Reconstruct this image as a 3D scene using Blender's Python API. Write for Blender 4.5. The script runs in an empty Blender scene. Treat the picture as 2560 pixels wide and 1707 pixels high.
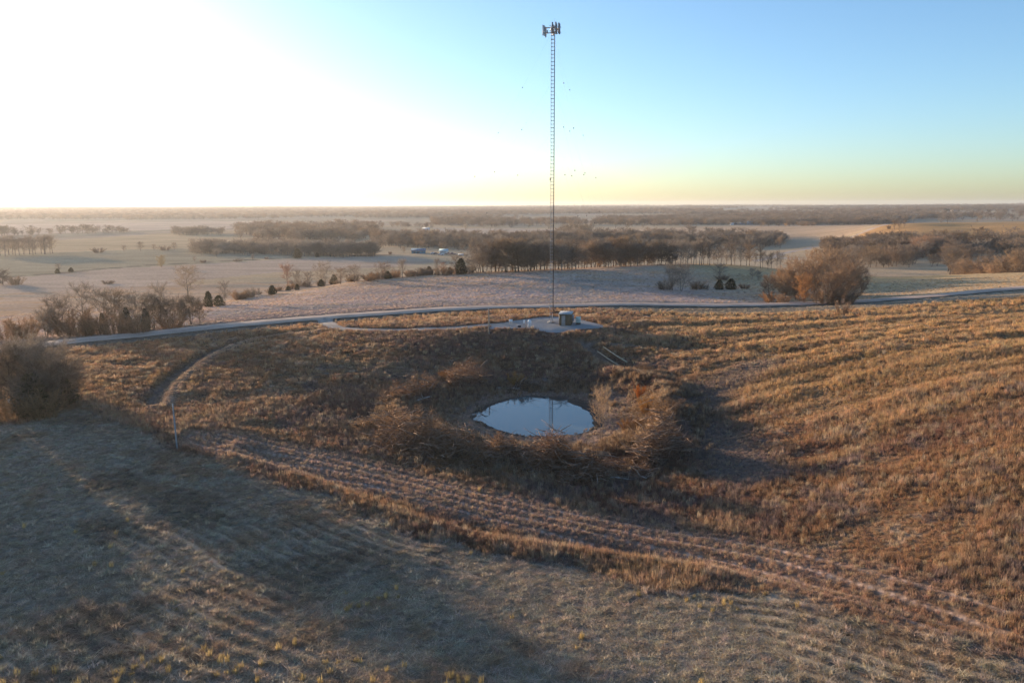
import bpy, math, random
import numpy as np
from mathutils import Vector, Matrix, Euler

scene = bpy.context.scene
COL = scene.collection
R = math.radians
rng = np.random.default_rng(7)
random.seed(7)

# ------------------------------------------------------------------ helpers
def tag(o, label=None, cat=None, group=None, kind=None):
    if label: o['label'] = label
    if cat: o['category'] = cat
    if group: o['group'] = group
    if kind: o['kind'] = kind
    return o

def empty(name, loc, rz=0.0, scale=(1, 1, 1)):
    o = bpy.data.objects.new(name, None)
    o.empty_display_size = 0.3
    COL.objects.link(o)
    o.location = loc
    o.rotation_euler = (0, 0, rz)
    o.scale = scale
    return o

def np_mesh(name, V, F, mat=None, smooth=False):
    """mesh from an (n,3) array and an (m,k) face array, or a list of face lists"""
    me = bpy.data.meshes.new(name)
    V = np.asarray(V, dtype=np.float32)
    me.vertices.add(len(V)); me.vertices.foreach_set('co', V.ravel())
    if isinstance(F, np.ndarray):
        m, k = F.shape
        me.loops.add(m * k); me.loops.foreach_set('vertex_index', F.astype(np.int32).ravel())
        me.polygons.add(m)
        me.polygons.foreach_set('loop_start', np.arange(0, m * k, k, dtype=np.int32))
    else:
        lens = np.array([len(f) for f in F], dtype=np.int32)
        flat = np.concatenate([np.asarray(f, dtype=np.int32) for f in F])
        me.loops.add(len(flat)); me.loops.foreach_set('vertex_index', flat)
        me.polygons.add(len(lens))
        me.polygons.foreach_set('loop_start', np.concatenate([[0], np.cumsum(lens)[:-1]]).astype(np.int32))
        m = len(lens)
    if smooth:
        me.polygons.foreach_set('use_smooth', np.ones(m, dtype=bool))
    me.update(calc_edges=True)
    me.validate()
    if mat: me.materials.append(mat)
    return me

def link(name, me, parent=None, loc=None):
    o = bpy.data.objects.new(name, me)
    COL.objects.link(o)
    if parent: o.parent = parent
    if loc is not None: o.location = loc
    return o

class MB:
    """collects boxes, tubes, triangles; builds ONE mesh"""
    def __init__(s): s.v = []; s.f = []
    def add(s, verts, faces):
        b = len(s.v); s.v.extend([tuple(p) for p in verts]); s.f.extend([[i + b for i in f] for f in faces])
    def box(s, c, d, rot=None, bevel=0.0):
        x, y, z = d[0] / 2, d[1] / 2, d[2] / 2
        if bevel > 0:
            b = min(bevel, x * .9, y * .9, z * .9)
            pts = []
            for sx in (-1, 1):
                for sy in (-1, 1):
                    for sz in (-1, 1):
                        pts += [(sx * x, sy * (y - b), sz * (z - b)), (sx * (x - b), sy * y, sz * (z - b)), (sx * (x - b), sy * (y - b), sz * z)]
            import bmesh
            bm = bmesh.new()
            vs = [bm.verts.new(p) for p in pts]
            bmesh.ops.convex_hull(bm, input=vs)
            bm.verts.index_update()
            V = [v.co.copy() for v in bm.verts]; F = [[v.index for v in f.verts] for f in bm.faces]
            bm.free()
        else:
            V = [Vector((sx * x, sy * y, sz * z)) for sx in (-1, 1) for sy in (-1, 1) for sz in (-1, 1)]
            F = [(0, 1, 3, 2), (4, 6, 7, 5), (0, 4, 5, 1), (2, 3, 7, 6), (0, 2, 6, 4), (1, 5, 7, 3)]
        m = Matrix.Translation(Vector(c)) @ (rot.to_4x4() if rot is not None else Matrix.Identity(4))
        s.add([m @ Vector(p) for p in V], F)
    def tube(s, pts, rad, n=6, cap=True):
        pts = [Vector(p) for p in pts]
        if not hasattr(rad, '__len__'): rad = [rad] * len(pts)
        rings = []
        up = Vector((0.13, 0.27, 1)).normalized()
        for i, p in enumerate(pts):
            t = (pts[min(i + 1, len(pts) - 1)] - pts[max(i - 1, 0)])
            if t.length < 1e-9: t = Vector((0, 0, 1))
            t.normalize()
            u = t.cross(up)
            if u.length < 1e-3: u = t.cross(Vector((1, 0, 0)))
            u.normalize(); w = t.cross(u)
            rings.append([p + (u * math.cos(2 * math.pi * k / n) + w * math.sin(2 * math.pi * k / n)) * rad[i] for k in range(n)])
        V = [q for r in rings for q in r]
        F = []
        for i in range(len(pts) - 1):
            for k in range(n):
                a, b = i * n + k, i * n + (k + 1) % n
                F.append((a, b, b + n, a + n))
        if cap:
            F.append(tuple(range(n - 1, -1, -1))); F.append(tuple((len(pts) - 1) * n + k for k in range(n)))
        s.add(V, F)
    def lathe(s, prof, c=(0, 0, 0), n=20):
        V = []; F = []
        for r, z in prof:
            for k in range(n):
                a = 2 * math.pi * k / n
                V.append((c[0] + r * math.cos(a), c[1] + r * math.sin(a), c[2] + z))
        for i in range(len(prof) - 1):
            for k in range(n):
                a, b = i * n + k, i * n + (k + 1) % n
                F.append((a, b, b + n, a + n))
        F.append(tuple(range(n - 1, -1, -1))); F.append(tuple((len(prof) - 1) * n + k for k in range(n)))
        s.add(V, F)
    def build(s, name, mat, parent=None, smooth=False, loc=None):
        me = np_mesh(name, np.array([tuple(p) for p in s.v]), s.f, mat, smooth)
        return link(name, me, parent, loc)

# ------------------------------------------------------------------ noise
def _hash(ix, iy, seed):
    h = (ix.astype(np.int64) * 374761393 + iy.astype(np.int64) * 668265263 + seed * 974634781) & 0xffffffff
    h = ((h ^ (h >> 13)) * 1274126177) & 0xffffffff
    h = (h ^ (h >> 16)) & 0xffffffff
    return h.astype(np.float64) / 4294967295.0

def vnoise(x, y, seed=0):
    ix = np.floor(x); iy = np.floor(y)
    fx = x - ix; fy = y - iy
    fx = fx * fx * fx * (fx * (fx * 6 - 15) + 10); fy = fy * fy * fy * (fy * (fy * 6 - 15) + 10)
    a = _hash(ix, iy, seed); b = _hash(ix + 1, iy, seed); c = _hash(ix, iy + 1, seed); d = _hash(ix + 1, iy + 1, seed)
    return (a * (1 - fx) + b * fx) * (1 - fy) + (c * (1 - fx) + d * fx) * fy

def fbm(x, y, scale, octv=4, seed=0):
    t = 0; amp = 1; tot = 0
    x = np.asarray(x, float) / scale; y = np.asarray(y, float) / scale
    x, y = x * .92 + y * .39, y * .92 - x * .39
    for o in range(octv):
        t = t + amp * vnoise(x + 17.3 * o, y - 9.1 * o, seed + o); tot += amp
        amp *= .55; x, y = (x * .80 + y * .60) * 2.03, (y * .80 - x * .60) * 2.03
    return t / tot            # 0..1

def sstep(a, b, x):
    t = np.clip((x - a) / (b - a), 0, 1)
    return t * t * (3 - 2 * t)

# ------------------------------------------------------------------ camera
CAM_Z = 24.4
PITCH = R(9.68)
ROLL = R(-0.16)
LENS = 28.0
cam = bpy.data.cameras.new('camera')
cam.lens = LENS; cam.sensor_width = 36.0; cam.clip_start = 0.5; cam.clip_end = 60000
camo = bpy.data.objects.new('camera', cam)
COL.objects.link(camo)
CAMM = Matrix.Translation((0, 0, CAM_Z)) @ (Matrix.Rotation(math.pi / 2 - PITCH, 4, 'X') @ Matrix.Rotation(ROLL, 4, 'Z'))
camo.matrix_world = CAMM
scene.camera = camo
FPX = LENS / 36.0 * 2560
_CR = np.array(CAMM.to_3x3())

def ray(px, py):
    """direction from the viewpoint for a measured position of the reference photo (2560 x 1707)"""
    d = _CR @ np.array([(px - 1280) / FPX, (853.5 - py) / FPX, -1.0])
    return d / math.hypot(d[0], d[1])          # unit horizontal length

def at_z(px, py, z):
    d = ray(px, py)
    D = (z - CAM_Z) / d[2]
    return d[0] * D, d[1] * D

# ------------------------------------------------------------------ terrain
# (px, py, z): surveyed ground levels, z = 0 at the foot of the mast
_vis = [
 (0,1707,-3.6),(640,1707,-4.5),(1280,1707,-5),(1920,1707,-4.6),(2560,1707,-3.2),
 (0,1400,-4.0),(640,1400,-5.0),(1280,1400,-6),(1920,1400,-5),(2560,1400,-1.6),
 (0,1150,-3.4),(640,1150,-5.3),(1280,1220,-6.1),(1800,1200,-5.2),(2200,1150,-1.7),(2560,1150,1.4),
 (0,1000,-3.3),(400,1000,-4.3),(800,980,-4.3),(1700,985,-4.2),(2100,960,-.2),(2560,960,3.3),
 (0,905,-4.2),(300,870,-3.4),(700,860,-2.3),(1000,850,-1.7),(1377,850,-1.5),(1345,955,-5.5),(1345,915,-4.3),(1130,930,-4.4),(1560,935,-4.5),(1600,872,-2.2),(1900,870,-.2),(2200,850,2.0),(2560,840,4.2),
 (1377,800,0),(1220,826,-.5),(1500,816,-.3),(900,826,-1.5),(1800,812,-.3),(2100,805,.8),(2350,778,2.1),(2560,750,3.3),
 (0,885,-5.2),(140,858,-4.4),(400,832,-3.3),(700,801,-2.2),(1000,780,-1.6),(1377,765,-1.5),(1700,766,-1.6),(2000,763,-1.6),(2200,751,-.8),(2400,737,.7),(2560,723,2.2),
 (300,800,-7),(100,820,-7.5),(520,770,-5.4),
 (1377,735,-2.4),(1377,700,-.3),(1000,740,-3.0),(700,765,-3.6),(750,735,-4.6),(1000,705,-2.4),
 (1382,678,.5),(1632,663,1.1),(1785,659,1.4),(1197,682,-.4),(985,694,-2.0),(860,705,-4.4),(700,730,-5.8),(590,752,-6.6),
 (1905,664,.6),(1960,678,-.8),(1700,700,-1.4),(1850,715,-2.2),(1700,740,-2.3),(1900,740,-2.6),(2030,745,-3.0),(1600,715,-1.5),
 (2200,735,-1.8),(2200,705,-1.7),(2400,715,0),(2170,688,-1.4),(2360,687,-.4),(2560,683,.6),(2560,705,1.6),
 (450,740,-10),(200,740,-11.5),(0,720,-12),(600,690,-11.5),(300,690,-12),(0,665,-12),(300,640,-12),(700,655,-12),(1000,650,-12),
 (0,620,-12),(300,610,-12),(700,600,-12),(900,630,-12),(1100,645,-12),(1180,660,-12.5),
 (300,585,-12),(900,600,-12),(1250,622,-12),(1500,600,-11),(1750,590,-9),(1800,630,-12),
 (0,575,-12),(500,567,-11),(1200,577,-10.5),(1500,575,-8.5),(1750,572,-6),(1950,565,-3),(2080,562,-1),(2000,590,-8),(2120,600,-9),(2080,620,-11),
 (2250,602,-4),(2250,577,1.8),(2215,561,5.2),(2350,556,7),(2450,590,-1),(2560,603,-3),(2560,580,3.0),(2500,562,6.6),(2400,575,0.5),
 (2160,572,2.0),(2150,600,-7),
]
_hid = [ # (px, distance, z) hidden ground behind crests and out to the horizon
 (1382,380,-8),(1632,400,-9),(1785,400,-9.5),(1197,375,-8.5),(985,365,-9),(860,350,-9.5),(700,310,-9.5),
 (1382,440,-12),(1632,460,-12.5),(1905,420,-11),
 (2200,350,-9),(2400,360,-9),(2560,380,-8.5),(2200,480,-11),(2400,480,-10),(2560,500,-9.5),
 (2215,1250,-7),(2400,1250,-6),(2560,1250,-4),(2300,1700,-9),
 (0,2400,-11),(640,2400,-11),(1280,2400,-9),(1920,2200,-7),(2560,2300,-4),
 (0,4200,2),(640,4200,1),(1280,4200,-2),(1920,4200,1),(2560,4200,4),
 (0,7000,10),(640,7000,9),(1280,7000,6),(1920,7000,8),(2560,7000,11),
 (0,12500,16),(640,12500,17),(1280,12500,14),(1920,12500,15),(2560,12500,18),
 (-900,60,-3),(-900,110,-3.6),(-900,200,-7),(-900,500,-12),(-900,1500,-12),(-900,6000,6),
 (-2600,60,-3),(-2600,200,-8),(-2600,900,-12),(-2600,5000,3),
 (3400,60,-.5),(3400,110,4.5),(3400,200,6),(3400,500,2),(3400,1500,2),(3400,6000,10),
 (5200,60,0),(5200,200,6),(5200,900,3),(5200,5000,8),
 (0,22,-3.4),(1280,20,-4.6),(2560,22,-3.4),
]
_P = []
for px, py, z in _vis:
    x, y = at_z(px, py, z); _P.append((x, y, z))
for px, D, z in _hid:
    a = math.atan2((px - 1280), FPX)
    _P.append((math.sin(a) * D, math.cos(a) * D, z))
_P = np.array(_P)
_ct = np.arctan2(_P[:, 0], _P[:, 1]); _cl = np.log(np.hypot(_P[:, 0], _P[:, 1]))
def _phi(d2): return np.where(d2 > 1e-12, 0.5 * d2 * np.log(np.maximum(d2, 1e-12)), 0)
_n = len(_P)
_K = _phi((_ct[:, None] - _ct) ** 2 + (_cl[:, None] - _cl) ** 2) + np.eye(_n) * 2e-3
_Q = np.stack([np.ones(_n), _ct, _cl], 1)
_A = np.block([[_K, _Q], [_Q.T, np.zeros((3, 3))]])
_W = np.linalg.solve(_A, np.concatenate([_P[:, 2], np.zeros(3)]))

def base_h(x, y):
    x = np.asarray(x, float); y = np.asarray(y, float)
    sh = x.shape; x = x.ravel(); y = y.ravel()
    th = np.arctan2(x, y); r = np.hypot(x, y)
    thc = np.clip(th, -1.15, 1.15); l = np.log(np.clip(r, 18, 14000))
    out = np.empty_like(x)
    for i in range(0, len(x), 60000):
        s = slice(i, i + 60000)
        d2 = (thc[s, None] - _ct) ** 2 + (l[s, None] - _cl) ** 2
        out[s] = _phi(d2) @ _W[:_n] + _W[_n] + _W[_n + 1] * thc[s] + _W[_n + 2] * l[s]
    back = sstep(1.15, 2.6, np.abs(th))
    out = out * (1 - back) + (-4.0) * back
    return out.reshape(sh)

def seg_dist(x, y, P):
    """distance to a polyline, signed side (+ = left of its direction), and parameter along it"""
    P = np.asarray(P, float)
    best = np.full(x.shape, 1e18); side = np.zeros(x.shape); par = np.zeros(x.shape); acc = 0.0
    for a, b in zip(P[:-1], P[1:]):
        d = b - a; L2 = d @ d; L = math.sqrt(L2)
        if L < 1e-6: continue
        t = np.clip(((x - a[0]) * d[0] + (y - a[1]) * d[1]) / L2, 0, 1)
        dx = x - a[0] - t * d[0]; dy = y - a[1] - t * d[1]
        q = dx * dx + dy * dy
        m = q < best
        best = np.where(m, q, best)
        side = np.where(m, np.sign(d[0] * dy - d[1] * dx), side)
        par = np.where(m, acc + t * L, par)
        acc += L
    return np.sqrt(best), side, par

def in_poly(x, y, P):
    P = np.asarray(P, float); c = np.zeros(x.shape, bool)
    n = len(P)
    for i in range(n):
        x1, y1 = P[i]; x2, y2 = P[(i + 1) % n]
        if y1 == y2: continue
        c ^= ((y1 > y) != (y2 > y)) & (x < (x2 - x1) * (y - y1) / (y2 - y1) + x1)
    return c

_DS = np.geomspace(24, 11500, 2600)
def ground_hit(px, py, h=None, skip=0):
    """where the line of sight of a measured photo position meets the ground"""
    h = h or base_h
    d = ray(px, py)
    xs = d[0] * _DS; ys = d[1] * _DS; zs = CAM_Z + d[2] * _DS
    g = h(xs, ys)
    below = zs < g
    below[_DS < skip] = False
    if not below.any(): i = len(_DS) - 1
    else: i = int(np.argmax(below))
    if i > 0:
        a = zs[i - 1] - g[i - 1]; b = zs[i] - g[i]
        t = a / (a - b) if a != b else 0
        D = _DS[i - 1] + t * (_DS[i] - _DS[i - 1])
    else: D = _DS[0]
    return d[0] * D, d[1] * D

def line_on(pts, h=None, skip=0): return np.array([ground_hit(px, py, h, skip) for px, py in pts])

def smooth_line(P, step=2.0):
    P = np.asarray(P, float)
    P2 = np.vstack([2 * P[0] - P[1], P, 2 * P[-1] - P[-2]])
    out = []
    for i in range(1, len(P2) - 2):
        p0, p1, p2, p3 = P2[i - 1:i + 3]
        n = max(2, int(np.linalg.norm(p2 - p1) / step))
        for t in np.linspace(0, 1, n, endpoint=False):
            out.append(.5 * ((2 * p1) + (-p0 + p2) * t + (2 * p0 - 5 * p1 + 4 * p2 - p3) * t * t + (-p0 + 3 * p1 - 3 * p2 + p3) * t ** 3))
    out.append(P[-1])
    return np.array(out)
# ------------------------------------------------------------------ lines and areas on the ground
ROAD = smooth_line(line_on([(-260,905),(-60,885),(140,860),(400,834),(700,803),(1000,781),(1200,770),(1377,766),(1560,764),(1800,764),(2000,761),(2130,756),(2250,747),(2400,736),(2560,722),(2700,711)]), 3)
ROAD_HW = 4.3
DRIVE = smooth_line(line_on([(812,797),(818,806),(836,817),(880,823),(960,825),(1060,823),(1150,819),(1230,813),(1290,808)]), 1.5)
PAD = smooth_line(line_on([(1215,824),(1240,812),(1300,799),(1350,793),(1395,792),(1440,797),(1480,807),(1512,816),(1500,822),(1450,824),(1420,829),(1385,833),(1350,828),(1310,821),(1260,824),(1215,824)]), 1.5)
TRACK_A = smooth_line(line_on([(372,1012),(386,985),(412,955),(450,925),(500,893),(560,865),(620,847),(690,836),(770,828)]), 2)
TRACK_B = smooth_line(line_on([(150,908),(220,907),(300,911),(330,915)]), 2)
DITCH = smooth_line(line_on([(1450,848),(1475,862),(1500,885),(1535,908),(1568,918)]), 1.5)
SWALE = smooth_line(line_on([(1430,845),(1600,862),(1760,872),(1880,880),(2000,885)]), 2)
# the edge between the mown hay and the standing grass
EDGE = smooth_line(line_on([(-500,1010),(-200,1045),(0,1062),(120,1045),(200,1022),(330,1075),(430,1128),(560,1150),(700,1205),(860,1262),(1000,1325),(1120,1352),(1250,1385),(1400,1420),(1560,1452),(1700,1480),(1900,1492),(2050,1520),(2200,1560),(2400,1610),(2700,1690)]), 2)
WHEEL = smooth_line(line_on([(560,1090),(700,1125),(860,1160),(1020,1195),(1200,1240),(1400,1285),(1600,1325),(1800,1360),(2000,1400),(2250,1465),(2560,1560)]), 2)
TERR = smooth_line(line_on([(640,1122),(760,1170),(900,1225),(1060,1275),(1250,1325),(1450,1355),(1700,1385),(1950,1430),(2250,1500),(2600,1610)]), 2)
POND_C = (4.0, 115.6); POND_R = (9.4, 11.7); WATER_Z = -6.6
FARTRACK = smooth_line(line_on([(-200,700),(0,693),(140,684),(300,670),(450,659),(640,649),(800,641),(1000,636)]), 10)
FARROAD = smooth_line(line_on([(1890,652),(1960,636),(2020,620),(2085,607),(2140,588),(2175,572),(2200,564),(2222,560)]), 8)
CREEK = smooth_line(line_on([(1780,640),(1900,642),(2000,648)], skip=345), 6)

def pond_rr(x, y):
    dx = (x - POND_C[0]) / POND_R[0]; dy = (y - POND_C[1]) / POND_R[1]
    a = np.arctan2(dy, dx)
    return np.hypot(dx, dy) * (1 + .03 * np.sin(3 * a + .6) + .02 * np.sin(5 * a + 2.0)), a

def full_h(x, y, cut=True):
    x = np.asarray(x, float); y = np.asarray(y, float)
    h = base_h(x, y)
    r = np.hypot(x, y)
    # pond basin and the bank thrown up round it
    near = (np.abs(x - POND_C[0]) < 45) & (np.abs(y - POND_C[1]) < 45)
    if near.any():
        xs, ys = x[near], y[near]
        rr, a = pond_rr(xs, ys)
        bowl = np.where(rr < 1, WATER_Z - .9 * (1 - rr), WATER_Z + (rr - 1) * .8)
        w = sstep(2.0, 1.25, rr)
        hh = h[near] * (1 - w) + np.minimum(bowl, h[near] + .4) * w
        front = np.clip(-np.sin(a), 0, 1)
        ring = 2.05 - .12 * front
        amp = .45 + .75 * np.clip(np.cos(a), 0, 1) + .75 * np.clip(-np.cos(a), 0, 1) - .1 * np.clip(np.sin(a), 0, 1)
        amp = amp * (.12 + 1.7 * sstep(.36, .66, fbm(xs, ys, 6.5, 3, 91)))
        hh = hh + amp * np.exp(-((rr - ring) / .30) ** 2)
        hh = hh + .30 * (fbm(xs, ys, 1.9, 3, 55) - .5) * sstep(3.2, 2.2, rr) * sstep(.80, 1.1, rr)
        h = h.copy(); h[near] = hh
    # rolling unevenness, long low waves and drill-row furrows across the right hand slope
    m = (r > 25) & (r < 420)
    fade = sstep(420, 250, r)
    h = h + fade * (.55 * (fbm(x, y, 26, 3, 3) - .5) + .22 * (fbm(x, y, 4.5, 3, 5) - .5))
    u = (y - .06 * x) + 5 * (fbm(x, y, 60, 2, 11) - .5)
    wave = np.sin(u * 2 * math.pi / 6.5) * .10 + np.sin(u * 2 * math.pi / 15 + .7) * .16
    right = sstep(14, 34, x) * sstep(75, 95, y) * sstep(205, 175, y)
    h = h + wave * right
    # low wide swells in the far country
    far = sstep(600, 1500, r)
    h = h + far * np.minimum(r / 1500, 4) * (2.2 + 3.6 * sstep(-200, 500, x)) * (fbm(x, y, 700, 3, 21) - .5)
    nearr = sstep(700, 500, r)
    def groove(P, depth, wid, bank=0, bw=1.5, off=0, sidewant=0):
        nonlocal h
        P = np.asarray(P)
        bx = (x > P[:, 0].min() - 30) & (x < P[:, 0].max() + 30) & (y > P[:, 1].min() - 30) & (y < P[:, 1].max() + 30)
        if not bx.any(): return
        d, s, p = seg_dist(x[bx], y[bx], P)
        sd = d * s
        L = p.max() if p.size else 1
        end = sstep(0, 5, p) * sstep(0, 5, max(1e-6, np.max(p)) - p + 1e-6) if True else 1
        hh = h[bx] - depth * np.exp(-((sd - off) / wid) ** 2)
        if bank: hh = hh + bank * np.exp(-((sd - off - bw) / wid) ** 2)
        h = h.copy(); h[bx] = hh
    groove(ROAD, 0.9, 1.7, off=7.0)          # ditch beyond the road
    groove(ROAD, 0.55, 1.8, off=-6.5)        # ditch on the near side
    groove(ROAD, -0.55, 5.0)                 # road bed
    groove(TRACK_A, .60, 1.1, bank=.40, bw=-2.6)
    groove(TRACK_B, .5, 1.0)
    groove(DITCH, 1.0, 1.3)
    groove(SWALE, .45, 1.4)
    groove(TERR, .50, 1.3, bank=.30, bw=-3.0)
    if cut:
        d, s, p = _near_line(x, y, ROAD, 12)
        h = h - .22 * sstep(ROAD_HW + .7, ROAD_HW - .1, d)
        d, s, p = _near_line(x, y, DRIVE, 8)
        h = h - .18 * sstep(2.0, 1.4, d)
        ip = in_poly(x, y, PAD)
        h = h - .14 * ip
    return h

def _near_line(x, y, P, pad):
    P = np.asarray(P)
    bx = (x > P[:, 0].min() - pad) & (x < P[:, 0].max() + pad) & (y > P[:, 1].min() - pad) & (y < P[:, 1].max() + pad)
    d = np.full(x.shape, 1e9); s = np.ones(x.shape); p = np.zeros(x.shape)
    if bx.any():
        d[bx], s[bx], p[bx] = seg_dist(x[bx], y[bx], P)
    return d, s, p

def H(x, y):
    return float(full_h(np.array([float(x)]), np.array([float(y)]), cut=False)[0])

_hitcache = {}
def spot(px, py, skip=0):
    x, y = ground_hit(px, py, lambda a, b: full_h(a, b, cut=False), skip)
    return x, y, H(x, y)

# ------------------------------------------------------------------ what grows where (albedo, with some light and shade put into it)
# far fields: (outline on the ground, colour)
def area(pts, skip=0): return line_on(pts, skip=skip)
FIELDS = [
 (area([(-300,640),(0,636),(140,632),(400,622),(620,622),(700,640),(640,652),(300,672),(0,697),(-300,715)]), (.190,.165,.115)),   # greenish pasture
 (area([(-300,715),(0,697),(300,672),(640,652),(900,640),(1020,640),(1120,655),(980,668),(700,680),(500,700),(200,760),(0,800),(-300,860)]), (.270,.205,.160)),  # mauve stubble
 (area([(150,600),(400,584),(640,590),(640,610),(480,620),(140,630),(-200,636),(-200,612)]), (.300,.225,.140)),   # straw field
 (area([(-300,568),(0,562),(600,553),(760,556),(560,572),(300,578),(0,590),(-300,600)]), (.300,.235,.185)),
 (area([(940,600),(1010,606),(1060,620),(1010,632),(950,632)]), (.330,.255,.165)),
 (area([(1080,570),(1400,572),(1500,580),(1380,588),(1100,584)]), (.290,.235,.185)),
 (area([(1480,573),(1700,568),(2000,558),(2190,557),(2150,575),(2080,600),(2000,620),(1880,616),(1700,590),(1500,588)]), (.330,.240,.165)),
 (area([(2190,563),(2300,556),(2600,553),(2600,610),(2400,600),(2230,605),(2140,595)]), (.430,.250,.110)),   # gold hill
]
WHEATLINE = area([(1000,633),(1180,630)])

VEG = 1.72      # dry winter straw is pale
def lerp(a, b, t): return a * (1 - t[..., None]) + b * t[..., None]
C = lambda *v: np.array(v, float)

MOWN_POLY = np.vstack([EDGE, [[140., 20.], [140., -60.], [-160., -60.], [-160., 110.]]])
def mown_amount(x, y):
    d, s, p = _near_line(x, y, EDGE, 60)
    sd = np.where(in_poly(x, y, MOWN_POLY), 1.0, -1.0) * np.minimum(d, 1e3)
    return sstep(-.7, .7, sd + 4.0 * (fbm(x, y, 4, 4, 71) - .5))

def tame(c, top):
    """keep the brightest channel under a ceiling without shifting the hue"""
    return c * np.minimum(1, top / np.maximum(c.max(-1, keepdims=True), 1e-6))
ROWS = [None]
def albedo(x, y):
    """albedo colour and vegetation height (m) for world points"""
    x = np.asarray(x, float); y = np.asarray(y, float)
    r = np.hypot(x, y); n = x.shape
    n1 = fbm(x, y, 22, 4, 31); n2 = fbm(x, y, 6, 3, 37); n3 = fbm(x, y, 70, 3, 41); n4 = fbm(x * .35, y, 4, 3, 47)
    # standing bluestem
    col = np.empty(n + (3,)); col[:] = C(.205, .112, .050)
    col = lerp(col, C(.125, .066, .042), sstep(.52, .68, n1) * .75)
    col = lerp(col, C(.285, .185, .095), sstep(.50, .72, n2) * .55)
    col = lerp(col, C(.260, .150, .055), sstep(.5, .8, n4) * .5)
    hgt = np.full(n, .60) * (.85 + .30 * n2)
    fine2 = fbm(x, y, 1.6, 2, 33)
    col = lerp(col, C(.120, .090, .072), sstep(.60, .72, fbm(x, y, 3.2, 3, 35)) * .65)
    col = lerp(col, C(.330, .250, .150), sstep(.66, .76, fine2) * .5)
    hgt = hgt * (1 - .55 * sstep(.58, .72, fbm(x, y, 9, 3, 36)))
    # slope from pad to pond: weeds, with its shade painted in as darker purple brown
    slope = sstep(60, 20, np.hypot((x + 14) / 1.5, (y - 150) / 1.0)) * sstep(176, 160, y)
    col = lerp(col, C(.120, .078, .055), slope * .6 * sstep(.35, .6, n1))
    # yellow-orange slope on the right
    rs = sstep(20, 45, x) * sstep(85, 110, y)
    col = lerp(col, C(.300, .180, .065), rs * .65 * (.6 + .8 * n2).clip(0, 1))
    u = (y - .06 * x) + 5 * (fbm(x, y, 60, 2, 11) - .5)
    band = (.55 * np.sin(u * 2 * math.pi / 6.5 + .9) + .6 * np.sin(u * 2 * math.pi / 15 + 1.6) + 1.6 * (n4 - .5)) * sstep(14, 34, x) * sstep(70, 90, y)
    hgt = hgt * (1 + .30 * np.clip(band, -1, 1)); col = col * (1 + .22 * np.clip(band, -1, 1))[..., None]  # furrow ridges: lit and shaded stripes put into the grass colour
    # short grass at the foot of the right slope, shadow put into its grey-brown
    d, s, p = _near_line(x, y, smooth_line(np.array([(26., 84.), (25., 98.), (24., 108.), (30., 118.), (40., 126.)]), 2), 20)
    col = lerp(col, C(.165, .122, .088), sstep(6.5, 1.5, d) * .8); hgt = hgt * (1 - .45 * sstep(5, 1.5, d))
    # strip driven on beside the standing grass, its sunlit tone put into the colour
    d, s, p = _near_line(x, y, WHEEL, 30)
    strip = sstep(5.5, 3.0, np.abs(d * s + 1.5) + 1.5 * (n2 - .5)) * (d < 20) * sstep(115, 55, p)
    col = lerp(col, C(.255, .170, .105), strip * .7); hgt = np.where(strip > .5, .34, hgt)
    ruts = np.maximum(np.exp(-((np.minimum(d, 99) - .9) / .22) ** 2), np.exp(-((np.abs(np.clip(d * s, -99, 99) + 3.4) - .9) / .2) ** 2)) * (d < 20)
    hgt = hgt * (1 - .8 * ruts * (d < 6)); col = lerp(col, C(.33, .24, .17), ruts * .45 * (d < 6))
    # mown hay
    mow = mown_amount(x, y)
    hay = np.empty(n + (3,)); hay[:] = C(.335, .288, .208)
    hay = lerp(hay, C(.345, .300, .215), sstep(.50, .72, n2) * .7)
    fine = fbm(x, y, 2.4, 3, 63)
    hay = lerp(hay, C(.190, .145, .098), sstep(.50, .66, n1) * sstep(.36, .56, fine) * .65)
    hay = lerp(hay, C(.250, .178, .110), sstep(.54, .70, fbm(x, y, 11, 3, 61)) * sstep(.38, .58, fine) * .9)
    hay = lerp(hay, C(.150, .118, .080), sstep(.58, .70, fbm(x, y, 7, 4, 69)) * .75)
    dE, sE, pE = _near_line(x, y, EDGE, 80)
    rowv = np.sin((np.minimum(dE, 200) + 3.2 * (fbm(x, y, 18, 3, 68) - .5)) * 2 * math.pi / 1.45)
    rowa = sstep(.46, .66, fbm(x, y, 24, 2, 67))
    hay = hay * (1 + .24 * rowv * rowa)[..., None]
    ROWS[0] = rowv * rowa
    col = lerp(col, hay, mow); hgt = hgt * (1 - mow) + mow * (.13 + .16 * n2) * (1 + .65 * rowv * rowa)
    # round the pond
    near = (np.abs(x - POND_C[0]) < 40) & (np.abs(y - POND_C[1]) < 40)
    rr = np.full(n, 99.); rr[near] = pond_rr(x[near], y[near])[0]
    w = sstep(1.75, 1.4, rr + .5 * (n2 - .5)); col = lerp(col, C(.285, .205, .135), w * .85); hgt = hgt * (1 - w) + w * (.22 + .3 * n2)
    w = np.exp(-((rr - 2.05) / .45) ** 2); col = lerp(col, C(.150, .088, .054), w * .6 * sstep(.35, .6, n2))
    w = sstep(1.07, 1.01, rr); col = lerp(col, C(.055, .045, .032), w); hgt = hgt * (1 - w)
    # bare beaten ground of the tracks; shade in ditch and swale painted dark
    for P, ww in ((TRACK_A, .9), (TRACK_B, .7), (DITCH, 1.2), (SWALE, .7)):
        d, s, p = _near_line(x, y, P, 10)
        t = sstep(ww * 1.5, ww * .6, d)
        col = lerp(col, C(.100, .078, .055), t * .75); hgt = hgt * (1 - .85 * t)
    d, s, p = _near_line(x, y, TRACK_A, 12)
    side = sstep(.4, 1.2, -d * s) * sstep(4.2, 3.0, d)
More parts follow.
